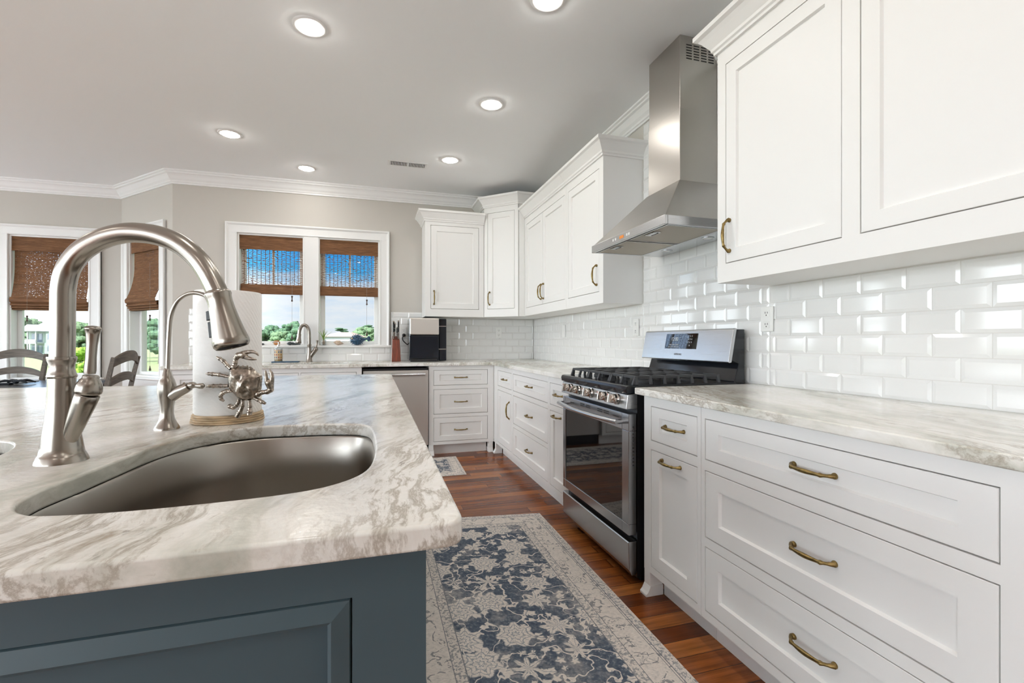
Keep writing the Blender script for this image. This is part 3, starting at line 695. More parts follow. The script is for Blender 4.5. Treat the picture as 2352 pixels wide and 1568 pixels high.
# ------------------------------------------------------------------ woven roman shades
def shade(T, u0, u1, ztop, zval, zbot, label, mat, cord_u, cleat_z, tassel_z, flare=0.0, folds=1):
    x, y, _ = T((u0 + u1) / 2, 0, 0); t = thing('roman_shade', label, 'window shade', (x, y, zbot), 'woven wood shades')
    v = MB(); v.strip([(-0.012, ztop), (-0.012, zval + 0.01), (-0.010, zval)], u0, u1, T, 0.004); v.box(u0, u1, ztop - 0.02, ztop, -0.06, -0.017, T=T); v.build('valance', 'woven', t, recalc=False)
    p = MB(); a, c = u0 + 0.014, u1 - 0.014
    if folds == 1:
        prof = [(-0.034, ztop - 0.02), (-0.034, zbot + 0.095)]
        p.strip(prof, a, c, T, 0.002); p.build('woven_panel', mat, t, recalc=False)
        f = MB(); f.strip([(-0.030, zbot + 0.10), (-0.024, zbot + 0.055), (-0.020, zbot + 0.02), (-0.024, zbot), (-0.04, zbot + 0.004), (-0.046, zbot + 0.09)], u0 + 0.004, u1 - 0.002, T, 0.003); f.build('bottom_fold', 'woven', t, recalc=False)
    else:
        zf = zbot + 0.13
        prof = [(-0.034, ztop - 0.02)] + [(-0.034 + flare * (max(0, k / 10 - 0.45) / 0.55) ** 2, ztop - 0.02 + (zf - ztop + 0.02) * k / 10) for k in range(1, 11)]
        p.strip(prof, a, c, T, 0.003); p.build('woven_panel', mat, t, recalc=False)
        f = MB(); wf = -0.034 + flare; pr = [(wf, zf)]
        hs = [0.06, 0.03, 0.022, 0.018]; zc = zf
        for k, h in enumerate(hs):
            w0 = wf - 0.012 * k
            pr += [(w0 + 0.012, zc - h * 0.3), (w0 + 0.010, zc - h * 0.75), (w0 - 0.010, zc - h)]; zc -= h
        pr += [(-0.05, zbot), (-0.05, zbot + 0.1)]
        f.strip(pr, u0 + 0.004, u1 - 0.004, T, 0.003); f.build('bottom_fold', 'woven', t, recalc=False)
    cd = MB(); wv = 0.002 + flare * 0.6; cd.tube([T(cord_u, ztop - 0.3, -0.004 if flare == 0 else wv), T(cord_u, tassel_z + 0.03, wv)], 0.0012, 6); cd.build('cord', 'cord', t)
    k = MB(); k.lathe([(0.004, -0.030), (0.010, -0.026), (0.005, -0.008), (0.005, 0.008), (0.010, 0.026), (0.004, 0.030)], T(cord_u, cleat_z, wv), 10); k.build('cord_equalizer', 'tassel', t, smooth=50)
    k = MB(); k.lathe([(0.0, -0.028), (0.011, -0.024), (0.010, -0.010), (0.004, 0.012), (0.003, 0.026)], T(cord_u, tassel_z, wv), 10); k.build('tassel', 'tassel', t, smooth=50)
    return t
shade(TB, -1.302, -0.708, 2.200, 2.055, 1.607, 'woven wood shade on the left window above the back sink', 'woven_open', -0.82, 1.565, 1.175)
shade(TB, -0.562, 0.040, 2.200, 2.045, 1.607, 'woven wood shade on the right window above the back sink', 'woven_open', -0.085, 1.545, 1.21)
shade(TBAY, 0.222, 0.850, 2.200, 2.05, 1.445, 'narrow woven shade seen edge-on on the angled bay wall', 'woven_mid', 0.33, 1.36, 0.86, flare=0.07, folds=4)
shade(TNK, BX + 2.893, BX + 3.545, 2.200, 2.05, 1.445, 'wide woven shade behind the big island faucet', 'woven_mid', 0.50 + BX + 2.893, 1.36, 1.0, flare=0.05, folds=4)

# ------------------------------------------------------------------ cabinet hardware and fronts
hb = MB()
hp, hr = [], []
for k in range(25):
    t_ = -1 + 2 * k / 24; a = abs(t_)
    w = 0.004 + 0.026 * (1 - max(0, (a - 0.60) / 0.40) ** 1.6) if a > 0.6 else 0.030 + 0.004 * math.cos(a / 0.6 * PI / 2)
    r = 0.0042 + 0.0022 * math.exp(-((a) / 0.42) ** 2) + 0.0022 * math.exp(-((a - 0.66) / 0.045) ** 2) + 0.0032 * math.exp(-((a - 0.97) / 0.06) ** 2)
    hp.append((t_ * 0.064, 0, w)); hr.append(r)
hb.tube(hp, hr, 12)
for sgn in (-1, 1): hb.lathe([(0.0085, 0.0), (0.0085, 0.003), (0.006, 0.007), (0.0, 0.009)], (sgn * 0.060, 0, 0.0), 14)
bmesh.ops.recalc_face_normals(hb.bm, faces=hb.bm.faces)
HANDLE = bpy.data.meshes.new('handle'); hb.bm.to_mesh(HANDLE); hb.bm.free(); HANDLE.materials.append(M['bronze']); HANDLE.shade_smooth(); HANDLE.set_sharp_from_angle(angle=math.radians(60))

class Face:
    """a cabinet face: T(u, v, w) maps along, up, out of the face"""
    def __init__(s, o, du, dn): s.o, s.du, s.dn = Vector((*o, 0)), Vector((*du, 0)), Vector((*dn, 0))
    def T(s, u, v, w): p = s.o + s.du * u + s.dn * w; return (p.x, p.y, v)
    def mat(s, u, v, vertical):
        d = Vector((0, 0, 1)) if vertical else s.du; x = d; z = s.dn; y = z.cross(x)
        m = Matrix((x, y, z)).transposed().to_4x4(); m.translation = Vector(s.T(u, v, 0)); return m
def front(face, parent, name, u0, u1, v0, v1, stile=0.058, rail=None, handle=None, hs=1.0, t=0.019, rec=0.011, bv=0.0045):
    """inset shaker front flush with the face frame; handle = (u, v, vertical)"""
    rail = rail or stile; g = 0.0034; b = MB(); T = face.T
    a, c, d, e = u0 + g, u1 - g, v0 + g, v1 - g
    R = lambda i, w: [b.bm.verts.new(T(*p, w)) for p in i]
    o_ = [(a, d), (c, d), (c, e), (a, e)]; oe = [(a + .0015, d + .0015), (c - .0015, d + .0015), (c - .0015, e - .0015), (a + .0015, e - .0015)]
    i_ = [(a + stile, d + rail), (c - stile, d + rail), (c - stile, e - rail), (a + stile, e - rail)]
    j_ = [(a + stile + bv, d + rail + bv), (c - stile - bv, d + rail + bv), (c - stile - bv, e - rail - bv), (a + stile + bv, e - rail - bv)]
    r0, r1, r2, r3, r4 = R(o_, -t), R(o_, -0.0015), R(oe, 0), R(i_, 0), R(j_, -rec)
    for A, B in ((r0, r1), (r1, r2), (r2, r3), (r3, r4)):
        for i in range(4): b.face([A[i], A[(i + 1) % 4], B[(i + 1) % 4], B[i]])
    b.face(r4); b.face(r0[::-1])
    o = b.build(name, 'cab' if not parent.get('_blue') else 'blue', parent)
    if handle:
        h = bpy.data.objects.new('handle', HANDLE); COL.objects.link(h); h.parent = o
        u, v, vert = handle; m = face.mat(u, v, vert); rec_here = 0.0
        if a + stile + bv < u < c - stile - bv and d + rail + bv < v < e - rail - bv: rec_here = rec
        m.translation -= face.dn * rec_here
        m = Matrix.Translation(-Vector(root_of(o).location)) @ m @ Matrix.Scale(hs, 4); h.matrix_basis = m
    return o
def frame_cells(b, T, u0, u1, v0, v1, holes, w0=-0.020, w1=0.0):
    us = sorted({u0, u1, *[h[0] for h in holes], *[h[1] for h in holes]}); vs_ = sorted({v0, v1, *[h[2] for h in holes], *[h[3] for h in holes]})
    for a, c in zip(us, us[1:]):
        for d, e in zip(vs_, vs_[1:]):
            um, vm = (a + c) / 2, (d + e) / 2
            if any(h[0] < um < h[1] and h[2] < vm < h[3] for h in holes): continue
            b.box(a, c, d, e, w0, w1, T=T)
def cab_body(face, t, u0, u1, v0, v1, holes, depth, mat='cab', crown=None):
    T = face.T; b = MB(); frame_cells(b, T, u0, u1, v0, v1, holes)
    b.box(u0, u0 + 0.016, v0, v1, -depth, -0.020, T=T); b.box(u1 - 0.016, u1, v0, v1, -depth, -0.020, T=T)
    b.box(u0 + 0.016, u1 - 0.016, v0, v0 + 0.016, -depth, -0.020, T=T); b.box(u0 + 0.016, u1 - 0.016, v1 - 0.016, v1, -depth, -0.020, T=T)
    b.box(u0 + 0.016, u1 - 0.016, v0 + 0.016, v1 - 0.016, -depth, -depth + 0.012, T=T)
    o = b.build('cabinet_box', mat, t)
    d = MB(); d.box(u0 + 0.017, u1 - 0.017, v0 + 0.017, v1 - 0.017, -0.040, -0.0215, T=T); d.build('gap_shade', 'dark_gap', t)  # dark slab standing in for the shade inside the door gaps
    return o

RB = Face((XF, 0), (0, 1), (-1, 0))            # base run on the right wall: u = y
BB = Face((0, YFc), (1, 0), (0, -1))           # base run on the back wall: u = x
DEP = 0.60
def toe(face, t, u0, u1, feet=()):
    k = MB(); k.box(u0, u1, 0.0, 0.105, -0.09, -0.07, T=face.T); k.build('toe_kick', 'cab', t)
    for u, sgn in feet:
        f = MB(); f.box(u, u + sgn * 0.045, 0.0, 0.105, -0.065, 0.0, T=face.T) if sgn > 0 else f.box(u + sgn * 0.045, u, 0.0, 0.105, -0.065, 0.0, T=face.T)
        a, c = (u + 0.006, u + 0.045) if sgn > 0 else (u - 0.045, u - 0.006)
        pr = [(-0.065, 0.0), (0.022, 0.0), (0.022, 0.010), (0.012, 0.020), (0.004, 0.036), (0.0, 0.045), (-0.065, 0.045)]
        f.prism(pr, a - 0.006, c + 0.006, T=lambda w, v, u_: face.T(u_, v, w)); f.build('foot', 'cab', t, bevel=0.002)
ROW = [(0.690, 0.842), (0.405, 0.652), (0.135, 0.372)]   # drawer rows: bottom, top
BTOP, BBOT = 0.884, 0.105

# three wide drawers, nearest on the right
t = thing('base_cabinet', 'white base cabinet with three wide drawers nearest the camera on the right', 'cabinet', (XF + 0.3, 1.0, 0), 'white base cabinets')
holes = [(0.595, 1.437, a, c) for a, c in ROW]
cab_body(RB, t, 0.10, 1.4565, BBOT, BTOP, holes, DEP)
for (a, c), hv in zip(ROW, (0.766, 0.532, 0.262)): front(RB, t, 'drawer', 0.595, 1.437, a, c, stile=0.066, rail=0.045 if a > 0.6 else 0.058, handle=(1.005, hv, False), hs=1.05)
toe(RB, t, 0.10, 1.4565)
# narrow pull-out right of the range
t = thing('base_cabinet', 'narrow white base cabinet with pull-out door right of the range', 'cabinet', (XF + 0.3, 1.65, 0), 'white base cabinets')
cab_body(RB, t, 1.4585, 1.838, BBOT, BTOP, [(1.478, 1.785, *ROW[0]), (1.478, 1.785, 0.135, 0.652)], DEP)
front(RB, t, 'drawer', 1.478, 1.785, *ROW[0], stile=0.058, rail=0.042, handle=(1.632, 0.766, False))
front(RB, t, 'door', 1.478, 1.785, 0.135, 0.652, stile=0.058, handle=(1.640, 0.622, False))
toe(RB, t, 1.4585, 1.79, [(1.838, -1)])
# left of the range
t = thing('base_cabinet', 'narrow white base cabinet with drawer and door just left of the range', 'cabinet', (XF + 0.3, 2.86, 0), 'white base cabinets')
cab_body(RB, t, 2.690, 3.036, BBOT, BTOP, [(2.722, 3.015, *ROW[0]), (2.722, 3.015, 0.135, 0.652)], DEP)
front(RB, t, 'drawer', 2.722, 3.015, *ROW[0], stile=0.058, rail=0.042, handle=(2.87, 0.766, False))
front(RB, t, 'door', 2.722, 3.015, 0.135, 0.652, stile=0.058, handle=(2.875, 0.622, False))
toe(RB, t, 2.690, 3.036)
t = thing('base_cabinet', 'white three-drawer base cabinet between two narrow ones left of the range', 'cabinet', (XF + 0.3, 3.48, 0), 'white base cabinets')
cab_body(RB, t, 3.038, 3.934, BBOT, BTOP, [(3.058, 3.908, a, c) for a, c in ROW], DEP)
for (a, c), hv in zip(ROW, (0.766, 0.532, 0.255)): front(RB, t, 'drawer', 3.058, 3.908, a, c, rail=0.045 if a > 0.6 else 0.058, handle=(3.483, hv, False))
toe(RB, t, 3.038, 3.934)
t = thing('base_cabinet', 'white corner base cabinet with small drawer and side-handled door', 'cabinet', (XF + 0.3, 4.2, 0), 'white base cabinets')
cab_body(RB, t, 3.936, 4.598, BBOT, BTOP, [(3.964, 4.445, *ROW[0]), (3.964, 4.445, 0.135, 0.652)], DEP)
front(RB, t, 'drawer', 3.964, 4.445, *ROW[0], stile=0.058, rail=0.042, handle=(4.205, 0.766, False))
front(RB, t, 'door', 3.964, 4.445, 0.135, 0.652, stile=0.058, handle=(4.03, 0.50, True), hs=1.25)
toe(RB, t, 3.936, 4.50, [(4.56, -1)])
# back run
t = thing('base_cabinet', 'white three-drawer base cabinet right of the dishwasher', 'cabinet', (0.83, YFc + 0.3, 0), 'white base cabinets')
cab_body(BB, t, 0.506, 1.162, BBOT, BTOP, [(0.552, 1.100, a, c) for a, c in ROW], DEP)
for (a, c), hv in zip(ROW, (0.766, 0.524, 0.245)): front(BB, t, 'drawer', 0.552, 1.100, a, c, rail=0.042 if a > 0.6 else 0.05, handle=(0.826, hv, False))
toe(BB, t, 0.55, 1.10, [(0.506, 1), (1.155, -1)])
SB = Face((0, YFc - 0.05), (1, 0), (0, -1))
t = thing('base_cabinet', 'white sink base cabinet under the back window, bumped forward', 'cabinet', (-0.56, YFc + 0.3, 0), 'white base cabinets')
cab_body(SB, t, -0.985, -0.120, BBOT, BTOP, [(-0.945, -0.66, *ROW[0]), (-0.645, -0.165, *ROW[0]), (-0.945, -0.56, 0.135, 0.652), (-0.545, -0.165, 0.135, 0.652)], 0.13)
front(SB, t, 'drawer', -0.945, -0.66, *ROW[0], stile=0.05, rail=0.042); front(SB, t, 'drawer', -0.645, -0.165, *ROW[0], stile=0.05, rail=0.042)
front(SB, t, 'door', -0.945, -0.56, 0.135, 0.652, handle=(-0.60, 0.55, True)); front(SB, t, 'door', -0.545, -0.165, 0.135, 0.652, handle=(-0.50, 0.55, True))
toe(SB, t, -0.985, -0.12)
t = thing('base_cabinet', 'white base cabinet at the left end of the back counter', 'cabinet', (-1.35, YFc + 0.3, 0), 'white base cabinets')
cab_body(BB, t, -1.70, -0.99, BBOT, BTOP, [(-1.66, -1.36, *ROW[0]), (-1.33, -1.03, *ROW[0]), (-1.66, -1.36, 0.135, 0.652), (-1.33, -1.03, 0.135, 0.652)], DEP)
for a, c in ((-1.66, -1.36), (-1.33, -1.03)):
    front(BB, t, 'drawer', a, c, *ROW[0], rail=0.042, handle=((a + c) / 2, 0.766, False)); front(BB, t, 'door', a, c, 0.135, 0.652, handle=((a + c) / 2, 0.62, False))
toe(BB, t, -1.70, -0.99)

# uppers
CABCROWN = [(0, 0), (0.012, 0.0), (0.012, 0.012), (0.020, 0.018), (0.022, 0.030), (0.034, 0.046), (0.048, 0.066), (0.060, 0.080), (0.076, 0.088), (0.076, 0.108), (0.0, 0.108)]
UX, UY = 1.50, 4.888
RU = Face((UX, 0), (0, 1), (-1, 0)); BU = Face((0, UY), (1, 0), (0, -1))
def upper(face, label, u0, u1, v0, v1, doors, depth, loc, crown_path, hts=None, crown_z=None):
    t = thing('wall_cabinet', label, 'cabinet', loc, 'white wall cabinets')
    cab_body(face, t, u0, u1, v0, v1, [d[:4] for d in doors], depth)
    for d in doors: front(face, t, 'door', *d[:4], stile=0.058, handle=d[4], hs=1.12)
    c = MB(); c.sweep(CABCROWN, crown_path, v1 - 0.004, side=1); c.build('crown_molding', 'cab', t); return t
# right of the hood: path runs from the wall round the end and towards the camera  (left of travel = out)
t = upper(RU, 'big white wall cabinet with two doors right of the range hood', 0.30, 1.765, 1.390, 2.435,
      [(1.177, 1.715, 1.472, 2.362, (1.690, 1.592, True)), (0.560, 1.117, 1.472, 2.362, (0.585, 1.592, True))], XR - UX - 0.001, (UX + 0.15, 1.0, 1.39),
      [(UX, 0.30), (UX, 1.765), (XR - 0.002, 1.765)])
upper(RU, 'white wall cabinet with one door just left of the range hood', 2.872, 3.510, 1.390, 2.405,
      [(2.932, 3.474, 1.472, 2.335, (2.965, 1.592, True))], XR - UX - 0.001, (UX + 0.15, 3.19, 1.39), [(UX, 3.510), (UX, 2.872), (XR - 0.002, 2.872)][::-1])
upper(RU, 'white wall cabinet with a pair of doors next to the corner cabinet', 3.512, 4.600, 1.390, 2.405,
      [(3.545, 4.072, 1.472, 2.335, (4.04, 1.592, True)), (4.072, 4.560, 1.472, 2.335, (4.104, 1.592, True))], XR - UX - 0.001, (UX + 0.15, 4.05, 1.39), [(UX, 3.512), (UX, 4.600)])
upper(BU, 'white wall cabinet right of the back window above the black appliance', 0.500, 1.126, 1.387, 2.385,
      [(0.558, 1.072, 1.466, 2.345, (0.592, 1.585, True))], YB - UY - 0.001, (0.81, UY + 0.15, 1.387), [(1.126, UY), (0.500, UY), (0.500, YB - 0.002)])
# its panelled end
CA, CB = Vector((1.130, 4.885)), Vector((1.425, 4.604)); CD = (CB - CA).normalized(); CNn = Vector((CD.y, -CD.x))
if CNn.dot(Vector((-1, -1))) < 0: CNn = -CNn
CF = Face(CA, CD, CNn); CW = (CB - CA).length
t = thing('wall_cabinet', 'tall white diagonal wall cabinet in the back corner', 'cabinet', (1.55, 4.95, 1.385), 'white wall cabinets')
b = MB(); b.prism([(1.130, YB - 0.002), (1.130, 4.885 + 0.004), (CA.x - CNn.x * 0.022, CA.y - CNn.y * 0.022), (CB.x - CNn.x * 0.022, CB.y - CNn.y * 0.022), (1.425 + 0.012, 4.606), (XR - 0.002, 4.606), (XR - 0.002, YB - 0.002)], 1.388, 2.560)
frame_cells(b, CF.T, 0.0, CW, 1.388, 2.560, [(0.040, CW - 0.040, 1.470, 2.500)]); b.build('cabinet_box', 'cab', t)
front(CF, t, 'door', 0.040, CW - 0.040, 1.470, 2.500, stile=0.056, handle=(0.068, 1.585, True), hs=1.1)
c = MB(); c.sweep(CABCROWN, [(XR - 0.002, 4.604), (CB.x, CB.y), (CA.x, CA.y), (1.130, YB - 0.002)], 2.556, side=1); c.build('crown_molding', 'cab', t)

# ------------------------------------------------------------------ counters
b = MB()
b.slab(rounded([(1.135, 0.05), (XR - 0.003, 0.05), (XR - 0.003, 1.876), (1.135, 1.876)], [0, 0, 0, 0.012]), [], 0.885, CT); tag(b.build('countertop', 'granite', smooth=50, wn=True), 'streaky cream and brown stone countertop right of the range', 'countertop', 'stone countertops')
bs_hole = rounded([(-0.955, 4.70), (-0.955, 5.035), (-0.255, 5.035), (-0.255, 4.70)], 0.06, 5)
b = MB(); b.slab(rounded([(1.135, 2.674), (XR - 0.003, 2.674), (XR - 0.003, YB - 0.003), (-1.74, YB - 0.003), (-1.74, 4.565), (-1.02, 4.565), (-1.0, 4.512), (-0.11, 4.512), (-0.09, 4.565), (1.135, 4.565)], [0.01, 0, 0, 0, 0.02, 0.01, 0.01, 0.01, 0.01, 0.0]), [bs_hole], 0.885, CT)
tag(b.build('countertop', 'granite', smooth=50, wn=True), 'L-shaped stone countertop along the back wall and left of the range', 'countertop', 'stone countertops')
# back sink
def basin(name, label, loops, ztop, zbot, group=None):
    xs = [p for lp in loops for p in lp]; cx = sum(p[0] for p in xs) / len(xs); cy = sum(p[1] for p in xs) / len(xs)
    t = thing(name, label, 'sink', (cx, cy, zbot), group)
    for lp in loops:
        b = MB(); n = len(lp); mx = sum(p[0] for p in lp) / n; my = sum(p[1] for p in lp) / n
        def ring(sc, z, add=0.0):
            r = []
            for (x, y) in lp:
                dx, dy = x - mx, y - my; L = math.hypot(dx, dy); r.append(b.bm.verts.new((mx + dx * sc + dx / L * add, my + dy * sc + dy / L * add, z)))
            return r
        rs = [ring(1, ztop, 0.018), ring(1, ztop, 0.003), ring(1, ztop - 0.004, 0.0005), ring(0.995, (ztop + zbot) / 2), ring(0.985, zbot + 0.035), ring(0.965, zbot + 0.012), ring(0.90, zbot)]
        for A, B in zip(rs, rs[1:]):
            for i in range(n): b.face([A[i], A[(i + 1) % n], B[(i + 1) % n], B[i]])
        b.face(rs[-1])
        o = b.build('bowl', 'sink', t, smooth=60)
        md = o.modifiers.new('solid', 'SOLIDIFY'); md.thickness = 0.0015; md.offset = 0
        d = MB(); d.lathe([(0.045, 0.0015), (0.043, 0.004), (0.030, 0.003), (0.012, 0.006), (0, 0.006)], (mx, my, zbot), 20); d.build('drain', 'chrome', t, smooth=40)
    return t
basin('sink', 'stainless sink sunk in the back counter under the window', [bs_hole], 0.884, 0.70)

# island
RBOWL = [(0.0, 0.94), (-0.002, 1.06), (-0.012, 1.185), (-0.038, 1.238), (-0.090, 1.262), (-0.171, 1.273), (-0.272, 1.276), (-0.350, 1.240), (-0.400, 1.172), (-0.427, 1.085), (-0.437, 0.99), (-0.446, 0.895), (-0.455, 0.820), (-0.445, 0.757), (-0.415, 0.716), (-0.375, 0.698), (-0.293, 0.690), (-0.199, 0.694), (-0.122, 0.704), (-0.068, 0.725), (-0.027, 0.770), (-0.008, 0.830)]
LBOWL = [(-1.095 - x, y) for x, y in RBOWL][::-1]
RB_L, LB_L = closed_spline(RBOWL, 4), closed_spline(LBOWL, 4)
b = MB(); b.slab(rounded([(-2.05, 0.535), (0.102, 0.535), (0.102, 3.10), (-0.74, 3.16), (-0.80, 2.585), (-2.05, 2.70)], [0.02, 0.03, 0.03, 0.03, 0.0, 0.02]), [RB_L, LB_L], 0.885, CT, ease=0.005)
tag(b.build('countertop', 'granite', smooth=50, wn=True), 'large stone island countertop around the corner sink in front', 'countertop', 'stone countertops')
basin('sink', 'double-bowl stainless sink under the island stone in front', [RB_L, LB_L], 0.884, 0.685)
t = thing('kitchen_island', 'slate-blue panelled island cabinet under the front stone slab', 'kitchen island', (-0.8, 1.6, 0)); t['_blue'] = 1
IFc = Face((0, 0.58), (1, 0), (0, -1))
b = MB(); b.box(-1.9, 0.0605, 0.60, 0.615, 0.10, 0.884); b.box(0.0455, 0.0605, 0.615, 3.04, 0.10, 0.884); b.box(-1.9, -1.885, 0.615, 2.55, 0.10, 0.884); b.box(-1.9, -0.72, 2.55, 2.565, 0.10, 0.884); b.box(-0.735, -0.72, 2.565, 3.04, 0.10, 0.884); b.box(-0.735, 0.0455, 3.04, 3.055, 0.10, 0.884)
b.box(-1.86, 0.02, 0.64, 2.5, 0.0, 0.10)
frame_cells(b, IFc.T, -1.9, 0.0605, 0.10, 0.884, [(-0.95, -0.026, 0.19, 0.822), (-1.82, -0.98, 0.19, 0.822)], w0=-0.02)
b.build('island_box', 'blue', t)
MOLD = [(0.0008, -0.018), (0.0008, -0.004), (0.0025, -0.0005), (0.0225, 0.0045), (0.0265, 0.002), (0.0265, -0.018)]
for u0, u1 in ((-0.95, -0.026), (-1.82, -0.98)):
    p = MB(); p.box(u0 + 0.002, u1 - 0.002, 0.192, 0.820, -0.019, -0.014, T=IFc.T); p.build('panel', 'blue', t)
    p = MB(); p.sweep(MOLD, [(u0 + 0.0006, 0.1906), (u1 - 0.0006, 0.1906), (u1 - 0.0006, 0.8214), (u0 + 0.0006, 0.8214)], 0, side=1, closed=True, T=IFc.T); p.build('panel_molding', 'blue', t)

# ------------------------------------------------------------------ range hood
t = thing('range_hood', 'stainless chimney range hood above the gas range', 'range hood', (1.56, 2.265, 1.68))
HY0, HY1, HX = 1.883, 2.647, 1.302; cx0, cy0, cy1 = 1.558, 2.117, 2.413; XW_ = XR - 0.012
b = MB()
zr0, zr1, zc0 = 1.678, 1.722, 1.985
b.hexa([(HX + 0.008, HY0 + 0.004, zr1), (XW_, HY0 + 0.004, zr1), (XW_, HY1 - 0.004, zr1), (HX + 0.008, HY1 - 0.004, zr1), (cx0 - 0.006, cy0 - 0.006, zc0), (XW_, cy0 - 0.006, zc0), (XW_, cy1 + 0.006, zc0), (cx0 - 0.006, cy1 + 0.006, zc0)]); b.build('canopy', 'steel_h', t, bevel=0.002)
b = MB()
for x0, x1, y0, y1 in ((HX, HX + 0.018, HY0, HY1), (HX + 0.018, XW_, HY0, HY0 + 0.014), (HX + 0.018, XW_, HY1 - 0.014, HY1), (1.655, XW_, HY0 + 0.014, HY1 - 0.014)): b.box(x0, x1, y0, y1, zr0, zr1)
b.build('rim', 'steel', t, bevel=0.0025)
b = MB(); b.box(HX + 0.018, 1.655, HY0 + 0.014, HY1 - 0.014, zr0 + 0.012, zr0 + 0.018); b.build('filter_tray', 'steel', t)
for y0, y1 in ((HY0 + 0.02, 2.255), (2.275, HY1 - 0.02)):
    f = MB(); f.box(HX + 0.026, 1.650, y0, y1, zr0 + 0.002, zr0 + 0.010); fo = f.build('filter', 'filter', t)
    k = MB()
    for a in (HX + 0.026, 1.644): k.box(a, a + 0.006, y0, y1, zr0, zr0 + 0.003)
    for a in (y0, y1 - 0.006): k.box(HX + 0.032, 1.644, a, a + 0.006, zr0, zr0 + 0.003)
    k.build('filter_frame', 'steel', fo)
    ym = (y0 + y1) / 2; k = MB(); k.box(HX + 0.045, HX + 0.085, ym - 0.045, ym + 0.045, zr0 - 0.002, zr0 + 0.002); k.box(HX + 0.050, HX + 0.070, ym - 0.03, ym + 0.03, zr0 - 0.004, zr0 + 0.001); k.build('latch', ['steel'], fo)
    k = MB(); k.box(HX + 0.072, HX + 0.080, ym - 0.03, ym + 0.03, zr0 - 0.0035, zr0 - 0.001); k.build('latch_slot', 'slot', fo)
for y in (2.085, 2.448):
    k = MB(); k.lathe([(0.034, 0.0), (0.034, -0.003), (0.026, -0.004), (0.026, 0.0)], (1.708, y, zr0), 24, cap=False); lo = k.build('lamp', 'steel', t, smooth=40)
    k = MB(); k.lathe([(0.0, -0.002), (0.026, -0.002)], (1.708, y, zr0), 24, cap=False); k.build('lens', 'plate', lo)
b = MB(); b.box(cx0, XW_, cy0, cy1, zc0, 2.372); b.build('duct_cover', 'steel_v', t, bevel=0.002)
b = MB(); b.box(cx0 + 0.003, XW_, cy0 + 0.003, cy1 - 0.003, 2.372, ZT - 0.001); dct = b.build('duct_cover', 'steel_v', t, bevel=0.002)
b = MB()
for c_ in range(4):
    for r_ in range(6): x = cx0 + 0.042 + c_ * 0.047; z = ZT - 0.045 - r_ * 0.0145; b.box(x, x + 0.035, cy0 + 0.002, cy0 + 0.006, z - 0.006, z)
b.build('vent_slots', 'slot', dct)
b = MB(); b.box(HX - 0.0012, HX + 0.002, 2.258, 2.300, 1.693, 1.709); b.build('display', 'amber', t)
for y in (2.20, 2.222, 2.345, 2.372):
    b = MB(); b.box(HX - 0.001, HX + 0.002, y - 0.006, y + 0.006, 1.695, 1.708); b.build('button', 'plate', t)

# ------------------------------------------------------------------ range
t = thing('gas_range', 'stainless gas range with black grates between the right-hand cabinets', 'range', (1.45, 2.28, 0))
RY0, RY1 = 1.892, 2.668
b = MB(); b.box(1.165, XR - 0.03, RY0 + 0.004, RY1 - 0.004, 0.03, 0.905); b.box(1.20, XR - 0.05, RY0 + 0.03, RY1 - 0.03, 0.0, 0.03); b.build('oven_body', 'black', t)
# storage drawer
b = MB(); b.prism([(1.135, 0.045), (1.118, 0.075), (1.116, 0.198), (1.119, 0.203), (1.160, 0.203), (1.160, 0.045)], RY0, RY1, T=lambda x, z, y: (x, y, z)); b.build('storage_drawer', 'steel_range', t, bevel=0.003)
# door with window
DX = 1.118
b = MB(); T = lambda u, v, w: (DX - w, u, v)
frame_cells(b, T, RY0, RY1, 0.232, 0.790, [(1.953, 2.632, 0.282, 0.712)], w0=-0.040, w1=0.0); d = b.build('oven_door', 'steel_range', t, bevel=0.002)
b = MB(); b.box(1.953, 2.632, 0.282, 0.712, -0.012, -0.004, T=T); b.build('door_glass', 'oven_glass', d)
b = MB()
for k in range(12): b.box(1.138, 1.146, RY0 - 0.001, RY0 + 0.002, 0.55 + k * 0.016, 0.557 + k * 0.016)
b.build('side_vents', 'slot', d)
b = MB()
for y0, rows in ((1.985, 1), (2.08, 2), (2.15, 2), (2.29, 2), (2.36, 2), (2.50, 1)):
    for r_ in range(rows): b.box(y0, y0 + 0.055, 0.762 + r_ * 0.010, 0.767 + r_ * 0.010, -0.003, 0.0006, T=T)
b.build('top_vents', 'slot', d)
# bowed handle
b = MB(); hp = []
for k in range(17):
    u = -1 + 2 * k / 16; hp.append((DX - 0.040 - 0.030 * (1 - u * u), 2.28 + u * 0.355, 0.752))
b.tube(hp, 0.0145, 14, flat=0.8); h = b.build('handle', 'steel', d, smooth=50)
b = MB()
for y in (1.935, 2.625): b.lathe([(0.012, 0), (0.012, 0.05)], (DX - 0.048, y, 0.752), 12, ax=(1, 0, 0))
b.build('handle_mount', 'steel', d, smooth=40)
